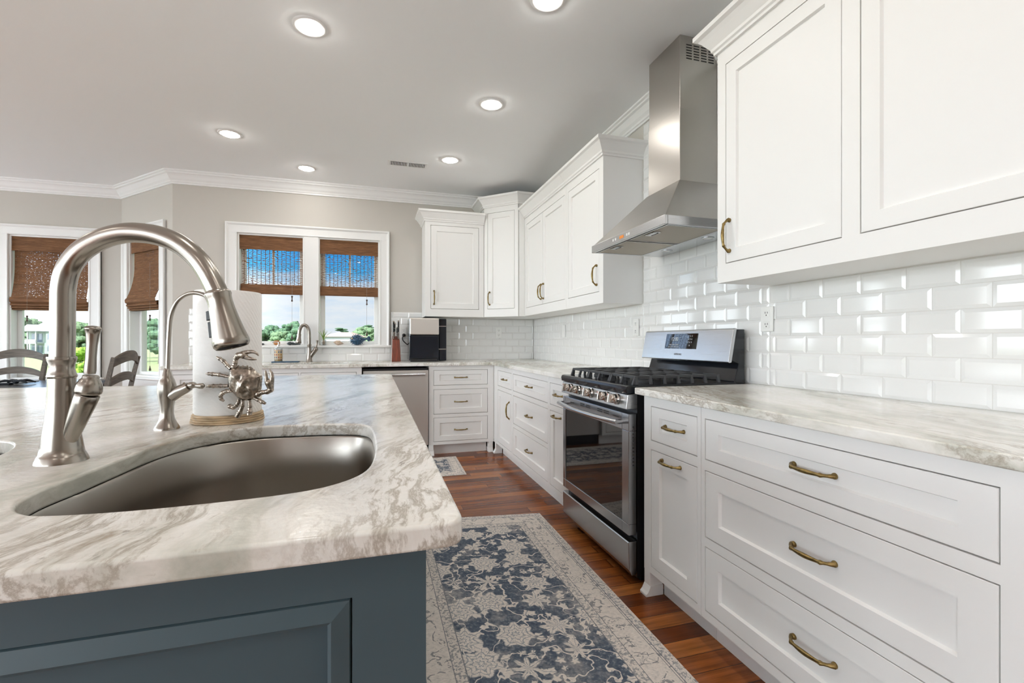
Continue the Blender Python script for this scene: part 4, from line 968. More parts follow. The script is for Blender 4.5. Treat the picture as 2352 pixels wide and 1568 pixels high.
# control panel
CPT = lambda x, z, y: (x, y, z)
b = MB(); b.prism([(1.106, 0.812), (1.116, 0.880), (1.165, 0.885), (1.165, 0.812)], RY0 + 0.002, RY1 - 0.002, T=CPT); cp = b.build('control_panel', 'steel', t, bevel=0.003)
kn = Vector((-1, 0, 0.145)).normalized()
for i, y in enumerate((1.985, 2.090, 2.262, 2.420, 2.532)):
    p = Vector((1.110, y, 0.850)); k = MB(); k.lathe([(0.026, 0.0), (0.026, 0.006), (0.022, 0.010), (0.021, 0.034), (0.018, 0.038), (0.0, 0.038)], p, 24, ax=kn); ko = k.build('knob', 'chrome', t, smooth=40)
    k = MB(); a = kn * 0.032; ang = 0.0 if i != 3 else 0.9
    q = Vector((1, 0, 0)).rotation_difference(kn).to_matrix()
    wv = Vector((0, 1, 0)); uv_ = kn.cross(wv).normalized(); d1 = uv_ * math.cos(ang) + wv * math.sin(ang); d2 = kn.cross(d1)
    P = [p + a * f + d1 * s1 * 0.022 + d2 * s2 * 0.006 for f in (1.0, 1.62) for s1, s2 in ((-1, -1), (1, -1), (1, 1), (-1, 1))]
    k.hexa(P); k.build('grip', 'chrome', ko, bevel=0.002)
    k = MB(); c0 = p + kn * 0.0525 + d1 * (0.016 if (uv_ * 1).z > 0 else -0.016); k.ball(c0, 0.0025, 8, 6); k.build('pointer', 'red', ko)
# cooktop
b = MB(); b.prism([(1.108, 0.884), (1.104, 0.905), (1.110, 0.918), (1.122, 0.921), (1.72, 0.921), (1.72, 0.905), (1.166, 0.9055), (1.166, 0.886)], RY0 + 0.001, RY1 - 0.001, T=CPT); ct = b.build('cooktop', 'enamel', t, bevel=0.002)
for bx, by, br in ((1.30, 2.06, 0.045), (1.30, 2.50, 0.05), (1.56, 2.06, 0.035), (1.56, 2.50, 0.04), (1.43, 2.28, 0.05)):
    k = MB(); k.lathe([(br, 0.0), (br, 0.008), (br * 0.85, 0.012), (br * 0.85, 0.018), (0, 0.020)], (bx, by, 0.921), 20); k.build('burner', 'iron', t, smooth=40)
for gy0, gy1 in ((RY0 + 0.030, 2.150), (2.155, 2.405), (2.410, RY1 - 0.030)):
    g = MB(); zt0, zt1 = 0.950, 0.963; gx0, gx1 = 1.150, 1.665; bw = 0.011
    def bar(x0, y0, x1, y1, zz0=zt0, zz1=zt1): g.box(min(x0, x1), max(x0, x1), min(y0, y1), max(y0, y1), zz0, zz1)
    for y in (gy0, gy1 - bw): bar(gx0 + 0.02, y, gx1 - 0.02, y + bw)
    for x in (gx0 + 0.02, gx1 - 0.03): bar(x, gy0 + bw, x + bw, gy1 - bw)
    ym = (gy0 + gy1) / 2
    bar(gx0 + 0.031, ym - bw / 2, gx1 - 0.030, ym + bw / 2, zt0 + 0.0015, zt1 + 0.002)
    for k in range(1, 6):
        x = gx0 + 0.03 + (gx1 - gx0 - 0.06) * k / 6; bar(x - bw / 2, gy0 + bw, x + bw / 2, ym - 0.02); bar(x - bw / 2, ym + 0.02, x + bw / 2, gy1 - bw)
    # splayed feet all round
    def foot(x, y, dx, dy):
        g.hexa([(x - .007 + dx, y - .007 + dy, 0.9215), (x + .007 + dx, y - .007 + dy, 0.9215), (x + .007 + dx, y + .007 + dy, 0.9215), (x - .007 + dx, y + .007 + dy, 0.9215), (x - .006, y - .006, zt1 - .001), (x + .006, y - .006, zt1 - .001), (x + .006, y + .006, zt1 - .001), (x - .006, y + .006, zt1 - .001)])
    for k in range(7):
        x = gx0 + 0.026 + (gx1 - gx0 - 0.055) * k / 6
        for y, s_ in ((gy0 + bw / 2, -1), (gy1 - bw / 2, 1)): foot(x, y, 0, s_ * (0.010 if (y < 2.0 or y > 2.6) else 0.0))
    for y in (gy0 + bw / 2, ym, gy1 - bw / 2):
        foot(gx0 + 0.026, y, -0.014, 0)
    g.build('grate', 'iron', t, bevel=0.0015, bseg=1)
# backguard
b = MB(); b.prism([(1.690, 0.905), (1.776, 0.905), (1.776, 1.186), (1.722, 1.186), (1.694, 1.030), (1.740, 1.014), (1.712, 0.922)], RY0 + 0.006, RY1 - 0.006, T=CPT); b.build('backguard', 'enamel', t, bevel=0.003)
b = MB(); b.prism([(1.672, 1.022), (1.676, 1.018), (1.692, 1.020), (1.724, 1.190), (1.712, 1.192), (1.703, 1.186)], RY0, RY1, T=CPT); bg_ = b.build('display_panel', 'steel', t, bevel=0.004)
nrm = Vector((-(1.186 - 1.022), 0, (1.703 - 1.672))).normalized(); upv = Vector((1.703 - 1.672, 0, 1.186 - 1.022)).normalized(); o0 = Vector((1.672, 0, 1.022))
def on_panel(y, h, w): p = o0 + upv * h + nrm * w; return (p.x, y, p.z)
b = MB(); b.hexa([on_panel(y, h, w) for w in (0.0, 0.003) for y, h in ((2.150, 0.062), (2.430, 0.062), (2.430, 0.150), (2.150, 0.150))]); sc_ = b.build('screen', 'oven_glass', bg_)
def text(body, size, mat, parent, loc, xdir, zdir, name='lettering'):
    cu = bpy.data.curves.new(name, 'FONT'); cu.body = body; cu.size = size; cu.align_x = 'CENTER'; cu.align_y = 'CENTER'; cu.extrude = 0.0003
    cu.materials.append(M[mat]); o = bpy.data.objects.new(name, cu); COL.objects.link(o); o.parent = parent
    x = Vector(xdir).normalized(); z = Vector(zdir).normalized(); y = z.cross(x); m = Matrix((x, y, z)).transposed().to_4x4(); m.translation = Vector(loc)
    mb_ = Matrix.Translation(-Vector(root_of(o).location)) @ m
    me = o.to_mesh().copy(); o.to_mesh_clear(); bpy.data.objects.remove(o); me.materials.clear(); me.materials.append(M[mat])
    o = bpy.data.objects.new(name, me); COL.objects.link(o); o.parent = parent; o.matrix_basis = mb_; return o
XD = (0, -1, 0)
text('SAMSUNG', 0.015, 'grey_text', bg_, on_panel(2.300, 0.030, 0.0012), XD, nrm)
for r_, row in enumerate(('1  2  3', '4  5  6', '7  8  9', '0')): text(row, 0.013, 'white_text', sc_, on_panel(2.205, 0.135 - r_ * 0.018, 0.0036), XD, nrm)
text('12:00', 0.030, 'white_text', sc_, on_panel(2.345, 0.118, 0.0036), XD, nrm)
text('BAKE  BROIL  CLEAN', 0.009, 'white_text', sc_, on_panel(2.345, 0.085, 0.0036), XD, nrm)
text('KEEP WARM  TIMER  LIGHT', 0.008, 'white_text', sc_, on_panel(2.345, 0.072, 0.0036), XD, nrm)

# ------------------------------------------------------------------ dishwasher
t = thing('dishwasher', 'stainless dishwasher left of the back three-drawer cabinet', 'dishwasher', (0.195, YFc + 0.3, 0))
b = MB(); b.box(-0.112, 0.502, YFc - 0.0, YFc + 0.57, 0.10, 0.866); b.build('tub', 'black', t)
b = MB(); b.box(-0.108, 0.498, YFc - 0.022, YFc - 0.0005, 0.115, 0.845); dd = b.build('door', 'steel_light', t, bevel=0.003)
b = MB(); b.tube([(-0.075 + 0.54 * k / 12, YFc - 0.055 - 0.012 * math.sin(PI * k / 12), 0.806) for k in range(13)], 0.014, 12, flat=1.0); b.build('handle', 'steel', dd, smooth=50)
b = MB()
for x in (-0.06, 0.45): b.box(x - 0.012, x + 0.012, YFc - 0.055, YFc - 0.022, 0.796, 0.816)
b.build('handle_mount', 'steel', dd)
b = MB(); b.box(-0.112, 0.502, YFc + 0.05, YFc + 0.07, 0.0, 0.10); b.build('toe_kick', 'black', t)

# ------------------------------------------------------------------ rugs
def rug(name, label, quad, wid, leng, mat, th=0.008):
    # quad: near-left, near-right, far-right, far-left on the floor
    b = MB(); uvl = b.bm.loops.layers.uv.verify(); A, B, C_, D = [Vector(p) for p in quad]; n = 24
    def P(s, v): return (A * (1 - s) + B * s) * (1 - v) + (D * (1 - s) + C_ * s) * v
    g = [[None] * (n + 1) for _ in range(n + 1)]
    for i in range(n + 1):
        for j in range(n + 1):
            p = P(i / n, j / n); edge = i in (0, n) or j in (0, n); g[i][j] = b.bm.verts.new((p.x, p.y, th * (0.6 if edge else 1.0)))
    for i in range(n):
        for j in range(n):
            f = b.face([g[i][j], g[i + 1][j], g[i + 1][j + 1], g[i][j + 1]])
            for lp, (a, c) in zip(f.loops, ((i, j), (i + 1, j), (i + 1, j + 1), (i, j + 1))): lp[uvl].uv = (a / n * wid, c / n * leng)
    ring = [g[i][0] for i in range(n + 1)] + [g[n][j] for j in range(1, n + 1)] + [g[i][n] for i in range(n - 1, -1, -1)] + [g[0][j] for j in range(n - 1, 0, -1)]
    low = [b.bm.verts.new((v.co.x, v.co.y, 0.0005)) for v in ring]
    for i in range(len(ring)):
        j = (i + 1) % len(ring); f = b.face([ring[i], low[i], low[j], ring[j]])
    o = b.build(name, mat, smooth=60); return tag(o, label, 'rug', 'rugs')
rug('runner_rug', 'long faded blue and cream floral runner rug beside the island', [(0.115, 0.20), (1.012, 0.20), (1.030, 2.855), (0.105, 2.985)], 0.92, 2.70, rug_mat('faded_floral_rug', 0.92, 2.70))
rug('door_mat', 'small grey patterned mat in front of the dishwasher', [(-0.35, 3.875), (0.742, 3.865), (0.757, 4.505), (-0.34, 4.52)], 1.09, 0.64, rug_mat('grey_patterned_mat', 1.09, 0.64, True), 0.006)

# ------------------------------------------------------------------ island faucets and towel holder
FW = Vector((math.sin(YAW), math.cos(YAW), 0)); RT = Vector((math.cos(YAW), -math.sin(YAW), 0))
def swivel(base, ang=0.0):
    """points given as (along the spout, up) from the base, the spout turned towards the sink"""
    d = RT * math.cos(ang) + FW * math.sin(ang); n = Vector((0, 0, 1)).cross(d)
    return lambda a, h, s=0.0: Vector((base[0], base[1], CT)) + d * a + Vector((0, 0, h)) + n * s
fb = (-0.527, 1.004); Q = swivel(fb)
t = thing('kitchen_faucet', 'big brushed-nickel pull-down faucet beside the island sink', 'faucet', (*fb, CT), 'faucets')
b = MB(); b.lathe([(0.0365, 0.0), (0.0355, 0.004), (0.0330, 0.010), (0.0315, 0.0135), (0.0305, 0.0145), (0.0285, 0.028), (0.0255, 0.050), (0.0225, 0.075), (0.0205, 0.100), (0.0195, 0.125), (0.0190, 0.140), (0.0188, 0.146)], (*fb, CT), 48); b.build('body', 'nickel', t, smooth=40)
b = MB(); b.lathe([(0.0188, 0.146), (0.0200, 0.147), (0.0205, 0.150), (0.0190, 0.154), (0.0172, 0.162), (0.0175, 0.170), (0.0195, 0.177), (0.0203, 0.181), (0.0198, 0.1835), (0.0188, 0.1835), (0.0168, 0.178)], (*fb, CT), 48); b.build('collar', 'nickel', t, smooth=50)
sc = 1 / 1308.0
arch = [(143.5, 824), (145, 750), (145, 700), (147, 655), (160, 612), (190, 575), (235, 549), (282, 536), (325, 535), (370, 543), (415, 562), (452, 592), (478, 628), (500, 672)]
path = [Q((px - 143) * sc, 0.21 + (784 - py) * sc) for px, py in arch]
b = MB(); b.tube(path, 0.0172, 28, smooth=6); b.build('spout', 'nickel', t, smooth=60)
hd = Vector(path[-1]); ax = (Q((534 - 503) * sc, -(786 - 674) * sc) - Q(0, 0)).normalized()
b = MB(); b.lathe([(0.0178, -0.003), (0.0205, 0.0), (0.0212, 0.004), (0.0200, 0.008), (0.0195, 0.016), (0.0203, 0.030), (0.0225, 0.050), (0.0255, 0.070), (0.0282, 0.084), (0.0290, 0.089), (0.0285, 0.095), (0.0255, 0.099), (0.0235, 0.098)], hd, 40, ax=ax, cap=False); sh = b.build('spray_head', 'nickel', t, smooth=50)
b = MB(); b.lathe([(0.0, 0.093), (0.0238, 0.093), (0.0245, 0.0975)], hd, 32, ax=ax, cap=False); b.build('spray_face', 'black', sh)
side = ax.cross(Vector((FW.x, FW.y, 0))).normalized()
if side.dot(RT) > 0: side = -side
for h0, h1 in ((0.028, 0.044), (0.047, 0.074)):
    k = MB(); rr = [0.0202 + (h - 0.02) * 0.115 for h in (h0, h1)]; wv = FW
    k.hexa([hd + ax * h0 + side * (rr[0] - .004) - wv * .008, hd + ax * h0 + side * (rr[0] + .003) - wv * .008, hd + ax * h0 + side * (rr[0] + .003) + wv * .008, hd + ax * h0 + side * (rr[0] - .004) + wv * .008,
            hd + ax * h1 + side * (rr[1] - .004) - wv * .008, hd + ax * h1 + side * (rr[1] + .0045) - wv * .008, hd + ax * h1 + side * (rr[1] + .0045) + wv * .008, hd + ax * h1 + side * (rr[1] - .004) + wv * .008]); k.build('spray_button', 'black', sh, bevel=0.001)
# side valve, dome and lever
z7 = lambda x, y: ((60 + x * .3953 - 143) * sc, 0.21 + (784 - (480 + y * .3953)) * sc)
p0, p1 = Q(*z7(265, 1330), -0.004), Q(*z7(372, 1072), -0.004); va = (p1 - p0).normalized()
b = MB(); L = (p1 - p0).length; b.lathe([(0.010, -0.01), (0.0125, 0.0), (0.0155, L * 0.5), (0.0172, L * 0.8), (0.0178, L - 0.002), (0.0165, L)], p0, 32, ax=va); b.build('valve_body', 'nickel', t, smooth=50)
b = MB(); b.lathe([(0.0150, -0.001), (0.0185, 0.0015), (0.0195, 0.006), (0.0182, 0.016), (0.0150, 0.024), (0.0115, 0.028), (0.0118, 0.031), (0.0105, 0.033), (0.0, 0.033)], p1, 32, ax=(va + Vector((0, 0, 1.1))).normalized()); dm = b.build('valve_dome', 'nickel', t, smooth=50)
l0, l1 = Q(*z7(385, 935), -0.004), Q(*z7(403, 690), -0.004); la = (l1 - l0).normalized(); L = (l1 - l0).length
b = MB(); b.lathe([(0.0080, -0.006), (0.0088, 0.0), (0.0078, L * 0.30), (0.0080, L * 0.6), (0.0096, L * 0.85), (0.0112, L * 0.95), (0.0124, L * 0.975), (0.0120, L), (0.0085, L + 0.003), (0.0, L + 0.004)], l0, 28, ax=la); b.build('lever', 'nickel', dm, smooth=50)
# drinking-water faucet
sb = (-0.4785, 1.300); S = swivel(sb)
t = thing('water_faucet', 'small slim brushed-nickel faucet between the big faucet and paper towels', 'faucet', (*sb, CT), 'faucets')
b = MB(); b.lathe([(0.0262, 0.0), (0.0262, 0.003), (0.0245, 0.007), (0.0205, 0.014), (0.0160, 0.025), (0.0138, 0.038), (0.0145, 0.055), (0.0178, 0.075), (0.0200, 0.092), (0.0192, 0.106), (0.0155, 0.118), (0.0125, 0.124), (0.0125, 0.127), (0.0110, 0.130), (0.0090, 0.138), (0.0065, 0.144), (0.0050, 0.146)], (*sb, CT), 36); b.build('body', 'nickel', t, smooth=45)
s2 = 1 / 958.0
z7b = lambda x, y: ((60 + x * .3953 - 384.5) * s2, 0.21 + (784 - (480 + y * .3953)) * s2)
pts = [(822, 985), (826, 900), (830, 790), (835, 700), (840, 640), (855, 585), (882, 535), (920, 503), (965, 488), (1010, 490), (1052, 508), (1085, 545), (1105, 590)]
b = MB(); b.tube([S(*z7b(*p)) for p in pts], 0.0050, 16, smooth=5); b.build('spout', 'nickel', t, smooth=60)
b = MB(); b.tube([S(*z7b(*p)) for p in ((850, 1085), (890, 1058), (930, 1040), (948, 1030))], [0.014, 0.0135, 0.0125, 0.0105], 20); v_ = b.build('valve', 'nickel', t, smooth=60)
b = MB(); b.tube([S(*z7b(*p)) for p in ((945, 1032), (958, 1025), (975, 1022), (992, 1026), (1010, 1027), (1028, 1027), (1040, 1027))], [0.006, 0.0085, 0.0078, 0.0048, 0.0065, 0.0068, 0.002], 16, smooth=4); b.build('lever', 'nickel', v_, smooth=60)

# paper towel holder with crab
tb = (-0.375, 1.400); t = thing('paper_towel_holder', 'paper towel holder with a pewter crab on a rope-edged wooden base', 'paper towel holder', (*tb, CT))
b = MB(); pr = [(0.0, 0.0), (0.078, 0.0)]
for k in range(4): z0 = k * 0.0055; r0 = 0.0855 - k * 0.001; pr += [(r0 - 0.002, z0 + 0.0003), (r0, z0 + 0.0016), (r0, z0 + 0.0040), (r0 - 0.002, z0 + 0.0053)]
pr += [(0.076, 0.0225), (0.0, 0.0225)]
b.lathe(pr, (*tb, CT), 64); b.build('base', 'rope_wood', t, smooth=30)
b = MB(); b.tube([(*tb, CT + 0.02), (*tb, CT + 0.347)], 0.008, 12); b.build('post', 'rope_wood', t, smooth=40)
r = MB(); pr = [(0.020, 0.0), (0.076, 0.0), (0.0785, 0.004), (0.0785, 0.315), (0.076, 0.318), (0.022, 0.318), (0.020, 0.316), (0.020, 0.0)]
r.lathe(pr, (*tb, CT + 0.0228), 64, cap=False)
tag(r.build('paper_towel_roll', 'towel', smooth=40), 'white paper towel roll standing behind the pewter crab', 'paper towels')
# crab: fixed in front of the roll on the base rim
d_front = 1.2365 - 0.088; s3 = d_front / 1065.0
def K(zx, zy, dz=0.0):
    px, py = 440 + zx * .1403, 780 + zy * .1403
    dd = d_front - dz; return FW * dd + RT * ((px - 1176) / 1065.0 * d_front) + Vector((0, 0, ZC + (784 - py) / 1065.0 * d_front))
mm = .1403 * s3
CL = [(650, 470), (700, 440), (790, 430), (880, 440), (980, 460), (1060, 530), (1145, 600), (1140, 700), (1130, 800), (1090, 900), (1030, 970), (900, 990), (800, 970), (720, 900), (650, 820), (610, 720), (610, 600), (630, 520)]
b = MB(); cl_ = closed_spline(CL, 3); cc = (880, 715); rows = []
def shell_h(x, y, k):
    g = lambda cx, cy, r, h: h * math.exp(-(((x - cx) ** 2 + (y - cy) ** 2) / r ** 2))
    along = (x - 915) * 0.55 + (y - 705) * -0.835; across = (x - 915) * 0.835 + (y - 705) * 0.55
    return 0.019 * math.sqrt(max(0.0, 1 - k * k)) + g(770, 590, 90, .0065) + g(1030, 790, 70, .006) + 0.0075 * math.exp(-(across / 48) ** 2 - (along / 190) ** 2) + g(720, 720, 60, .003) + g(900, 930, 60, .004) - g(860, 640, 38, .004) - g(960, 840, 40, .004)
rows = [[b.bm.verts.new(K(x, y, -0.004)) for x, y in cl_]]
for sc_k in (1.0, 0.985, 0.94, 0.87, 0.78, 0.68, 0.57, 0.46, 0.35, 0.24, 0.13):
    rows.append([b.bm.verts.new(K(cc[0] + (x - cc[0]) * sc_k, cc[1] + (y - cc[1]) * sc_k, 0.001 + shell_h(cc[0] + (x - cc[0]) * sc_k, cc[1] + (y - cc[1]) * sc_k, sc_k))) for x, y in cl_])
n = len(cl_)
for A, B in zip(rows, rows[1:]):
    for i in range(n): b.face([A[i], A[(i + 1) % n], B[(i + 1) % n], B[i]])
b.face(rows[-1]); b.face(rows[0])
for (x, y) in [(710, 515), (690, 840), (740, 850), (660, 780), (1100, 670), (1060, 810), (990, 915), (910, 930), (670, 820)] + [(700 + 36 * k, 432 + (k % 2) * 14 + max(0, k - 6) * 18) for k in range(10)]: b.ball(K(x, y, 0.010 if 640 < x < 1100 and y > 500 else 0.001), 0.0024, 8, 6)
for (x, y) in ((985, 465), (1125, 600)): b.ball(K(x, y, 0.006), 0.0042, 10, 8)
crab = b.build('crab', 'pewter', t, smooth=60)
def limb(name, pts, rad, dz=0.004, mat='pewter', knob=True):
    b = MB(); P = [K(x, y, dz + (p[0] if p else 0)) for x, y, *p in pts]; R_ = [r_ * mm * 1.2 for r_ in rad]
    b.tube(P, R_, 10, smooth=4)
    if knob:
        for p_, r_ in list(zip(P, R_))[1:-1]: b.ball(p_, r_ * 1.18, 10, 6)
    return b.build(name, mat, crab, smooth=60)
limb('leg', [(660, 470), (600, 420), (540, 350), (480, 310), (420, 275)], [32, 26, 26, 24, 8])
limb('leg', [(630, 605), (560, 590), (470, 570), (360, 560), (300, 555), (245, 552)], [22, 22, 26, 26, 22, 5])
limb('leg', [(620, 750), (560, 752), (490, 752), (375, 755), (310, 758), (250, 770)], [20, 22, 26, 26, 20, 5])
limb('leg', [(650, 840), (590, 840), (530, 865), (495, 910), (500, 960), (545, 1000)], [24, 26, 28, 26, 24, 16])
limb('leg', [(790, 970), (780, 1020), (750, 1070), (700, 1100), (650, 1085), (640, 1065)], [24, 24, 26, 28, 30, 34])
limb('leg', [(850, 985), (845, 1080), (800, 1190), (760, 1255)], [24, 26, 32, 42])
limb('leg', [(960, 985), (970, 1090), (965, 1170), (960, 1225)], [24, 26, 34, 36])
limb('leg', [(1040, 950), (1110, 980), (1170, 1015), (1225, 1040)], [22, 26, 26, 18])
def claw(arm, armr, upper_, lower_):
    b = MB()
    for pts, rad in ((arm, armr), upper_, lower_):
        b.tube([K(x, y, 0.008) for x, y in pts], [r_ * mm for r_ in rad], 12, smooth=4)
    for (x, y), r_ in list(zip(arm, armr))[:-1]: b.ball(K(x, y, 0.008), r_ * mm * 1.2, 10, 6)
    b.ball(K((upper_[0][0][0] + lower_[0][0][0]) / 2, (upper_[0][0][1] + lower_[0][0][1]) / 2, 0.008), 66 * mm, 14, 10)
    b.build('claw', 'pewter', crab, smooth=60)
claw([(730, 440), (745, 370), (760, 300), (800, 255), (880, 240)], [42, 36, 38, 46, 60], ([(880, 225), (950, 200), (1030, 195), (1090, 220), (1125, 262)], [50, 34, 28, 20, 5]), ([(880, 265), (950, 295), (1020, 312), (1095, 325)], [46, 34, 26, 6]))
claw([(1120, 885), (1190, 855), (1270, 845), (1320, 810), (1310, 730)], [40, 34, 38, 44, 62], ([(1330, 700), (1345, 620), (1335, 540), (1300, 478)], [46, 34, 26, 6]), ([(1275, 700), (1255, 640), (1245, 560), (1238, 492)], [46, 34, 24, 6]))

# ------------------------------------------------------------------ things on the back counter
t = thing('soap_tray', 'flat navy tray on the back counter under the soap bottle', 'tray', (-0.86, 5.10, CT))
b = MB(); b.slab(rounded([(-0.985, 5.06), (-0.73, 5.06), (-0.73, 5.145), (-0.985, 5.145)], 0.01, 4), [], CT + 0.0005, CT + 0.012, 0.003); b.build('tray', 'navy', t)
bx, by = -0.925, 5.10
t = thing('soap_bottle', 'clear soap pump bottle with a coloured label on the navy tray', 'soap bottle', (bx, by, CT + 0.0125))
b = MB(); b.lathe([(0.036, 0.0), (0.038, 0.003), (0.038, 0.122), (0.034, 0.132), (0.018, 0.140), (0.013, 0.144), (0.013, 0.150)], (bx, by, CT + 0.0125), 28); b.build('bottle', 'clear', t, smooth=45)
b = MB(); b.lathe([(0.0384, 0.018), (0.0386, 0.020), (0.0386, 0.112), (0.0384, 0.114)], (bx, by, CT + 0.0125), 28, cap=False); b.build('label_band', 'label', t, smooth=45)
b = MB(); b.lathe([(0.033, 0.002), (0.034, 0.05), (0.0, 0.05)], (bx, by, CT + 0.0125), 20); b.build('soap', simple('amber_soap', (0.45, 0.30, 0.12), 0.3), t, smooth=45)
b = MB(); b.lathe([(0.015, 0.150), (0.015, 0.163), (0.006, 0.166), (0.0055, 0.192), (0.0, 0.192)], (bx, by, CT + 0.0125), 16); b.tube([(bx, by, CT + 0.202), (bx - 0.045, by, CT + 0.205), (bx - 0.055, by, CT + 0.198)], 0.004, 8); b.build('pump', 'chrome', t, smooth=45)
# back faucet: dark nickel, same kind as the island's
f2 = (-0.642, 5.105)
t = thing('kitchen_faucet', 'dark nickel gooseneck faucet on the back counter under the window', 'faucet', (*f2, CT), 'faucets')
def f2p(px, py): return Vector((f2[0] + (px - 712) * 0.00478 * 0.97, f2[1] - (712 - px) * 0.0006, CT + (829 - py) * 0.00455))
b = MB(); b.lathe([(0.034, 0.0), (0.031, 0.006), (0.026, 0.04), (0.021, 0.09), (0.019, 0.14), (0.0185, 0.165), (0.021, 0.170), (0.021, 0.180), (0.0165, 0.184)], (*f2, CT), 28); b.build('body', 'dnickel', t, smooth=45)
b = MB(); b.tube([f2p(712, 792), f2p(712, 770), f2p(711, 757), f2p(707, 749), f2p(701.5, 746.5), f2p(696, 750), f2p(693, 758), f2p(692, 766)], 0.0165, 16, smooth=5); b.build('spout', 'dnickel', t, smooth=60)
b = MB(); h0 = f2p(692, 766); b.lathe([(0.017, 0.0), (0.020, 0.002), (0.020, 0.01), (0.019, 0.03), (0.025, 0.07), (0.028, 0.09), (0.024, 0.096), (0.0, 0.094)], h0, 24, ax=(-0.06, 0, -1)); b.build('spray_head', 'dnickel', t, smooth=50)
b = MB(); b.tube([f2p(713, 822), f2p(717, 812), f2p(724, 802)], [0.014, 0.021, 0.022], 16); b.ball(f2p(725, 800), 0.024, 16, 10); vv = b.build('valve', 'dnickel', t, smooth=60)
b = MB(); b.tube([f2p(725.5, 797), f2p(727, 788), f2p(728, 780)], [0.010, 0.009, 0.0135], 14, smooth=3); b.build('lever', 'dnickel', vv, smooth=60)

# knife block
kb = (0.212, 5.04); t = thing('knife_block', 'reddish wooden knife block left of the black countertop appliance', 'knife block', (*kb, CT))
b = MB(); b.hexa([(kb[0] - .046, kb[1] - .06, CT + .0005), (kb[0] + .046, kb[1] - .06, CT + .0005), (kb[0] + .046, kb[1] + .06, CT + .0005), (kb[0] - .046, kb[1] + .06, CT + .0005), (kb[0] - .036, kb[1] - .03, CT + .225), (kb[0] + .036, kb[1] - .03, CT + .225), (kb[0] + .036, kb[1] + .08, CT + .27), (kb[0] - .036, kb[1] + .08, CT + .27)]); b.build('block', 'cherry', t, bevel=0.004)
for i, (dx, dy, h, lab) in enumerate(((-0.026, -0.012, 0.185, 'nearest steel-riveted knife at the left of the block'), (-0.012, 0.045, 0.145, 'black knife tucked between the two steel-backed knives'), (0.024, -0.012, 0.190, 'nearest steel-riveted knife at the right of the block'), (0.012, 0.05, 0.10, 'shortest knife at the back of the block'))):
    zb_ = CT + 0.2335 + (dy + 0.03) / 0.11 * 0.045 - 0.006
    k = MB(); x, y = kb[0] + dx, kb[1] + dy; kt = thing('knife', lab, 'knife', (x, y, zb_), 'knives in the block')
    zb_ += 0.004
    k.hexa([(x - .0075, y - .012, zb_), (x + .0075, y - .012, zb_), (x + .0075, y + .012, zb_), (x - .0075, y + .012, zb_), (x - .008, y - .016, zb_ + h), (x + .008, y - .016, zb_ + h), (x + .008, y + .010, zb_ + h), (x - .008, y + .010, zb_ + h)]); k.build('handle', 'black', kt, bevel=0.003)
    k = MB(); k.box(x - .003, x + .003, y - .0135, y - .011, zb_, zb_ + h)
    k.ball((x, y - .013, zb_ + h * .25), 0.004, 8, 6); k.ball((x, y - .014, zb_ + h * .6), 0.004, 8, 6); k.box(x - .0085, x + .0085, y - .017, y + .011, zb_ + h - .012, zb_ + h + .002); k.build('rivets', 'chrome', kt)

# black countertop ice maker style appliance
t = thing('countertop_appliance', 'black boxy countertop appliance with a silver top panel under the corner cabinets', 'appliance', (0.53, 4.98, CT))
ax0, ax1, ax2, ay0 = 0.337, 0.640, 0.722, 4.855
b = MB(); b.box(ax0, ax1 + 0.002, ay0 + 0.012, 5.16, CT + 0.012, CT + 0.452); b.build('housing', 'navy_gloss', t, bevel=0.012)
b = MB(); b.box(ax0, ax1 - 0.004, ay0, ay0 + 0.016, CT + 0.035, CT + 0.270); b.build('drawer_front', 'navy_gloss', t, bevel=0.006)
b = MB(); b.box(ax0 + 0.004, ax1, ay0 - 0.006, ay0 + 0.012, CT + 0.280, CT + 0.452); b.build('control_panel', 'steel_light', t, bevel=0.010)
b = MB(); b.box(ax1 + 0.003, ax2, ay0 + 0.03, 5.14, CT + 0.008, CT + 0.448); side_t = b.build('water_tank', 'navy_gloss', t, bevel=0.008)
for z in (CT + 0.130, CT + 0.370):
    b = MB(); b.box(ax1 + 0.004, ax2 - 0.003, ay0 + 0.028, ay0 + 0.034, z - 0.0035, z + 0.0035); b.build('chrome_strip', 'chrome', side_t)
b = MB(); b.box(ax0 + 0.01, ax1 - 0.02, ay0 - 0.004, ay0 + 0.03, CT + 0.0005, CT + 0.026); b.build('drip_tray', 'black', t, bevel=0.004)
# outlets
def outlet(T, u, v, label, n=1, blank=False, vert=1):
    p = T(u, v - 0.058, 0.0105); t = thing('wall_outlet', label, 'outlet', p, 'wall outlets and plates')
    b = MB(); b.box(u - 0.036, u + 0.036, v - 0.060, v + 0.060, 0.0108, 0.0165, T=T); b.build('cover_plate', 'plate', t, bevel=0.003)
    if not blank:
        for dv in (-0.027, 0.027):
            b = MB(); b.box(u - 0.017, u + 0.017, v + dv - 0.017, v + dv + 0.017, 0.016, 0.0185, T=T); r_ = b.build('receptacle', 'plate', t, bevel=0.004)
            k = MB()
            for du in (-0.007, 0.006): k.box(u + du - 0.0012, u + du + 0.0012, v + dv - 0.001, v + dv + 0.008, 0.0182, 0.0190, T=T)
            k.box(u - 0.0025, u + 0.0025, v + dv - 0.011, v + dv - 0.006, 0.0182, 0.0190, T=T); k.build('slots', 'slot', r_)
    else:
        b = MB(); b.box(u - 0.0165, u + 0.0165, v - 0.033, v + 0.033, 0.016, 0.0185, T=T); b.build('rocker', 'plate', t, bevel=0.001)
    return t
outlet(TRW, 1.780, 1.232, 'white outlet plate on the tile just right of the range')
outlet(TRW, 2.940, 1.226, 'white outlet plate seen edge-on above the left of the range')
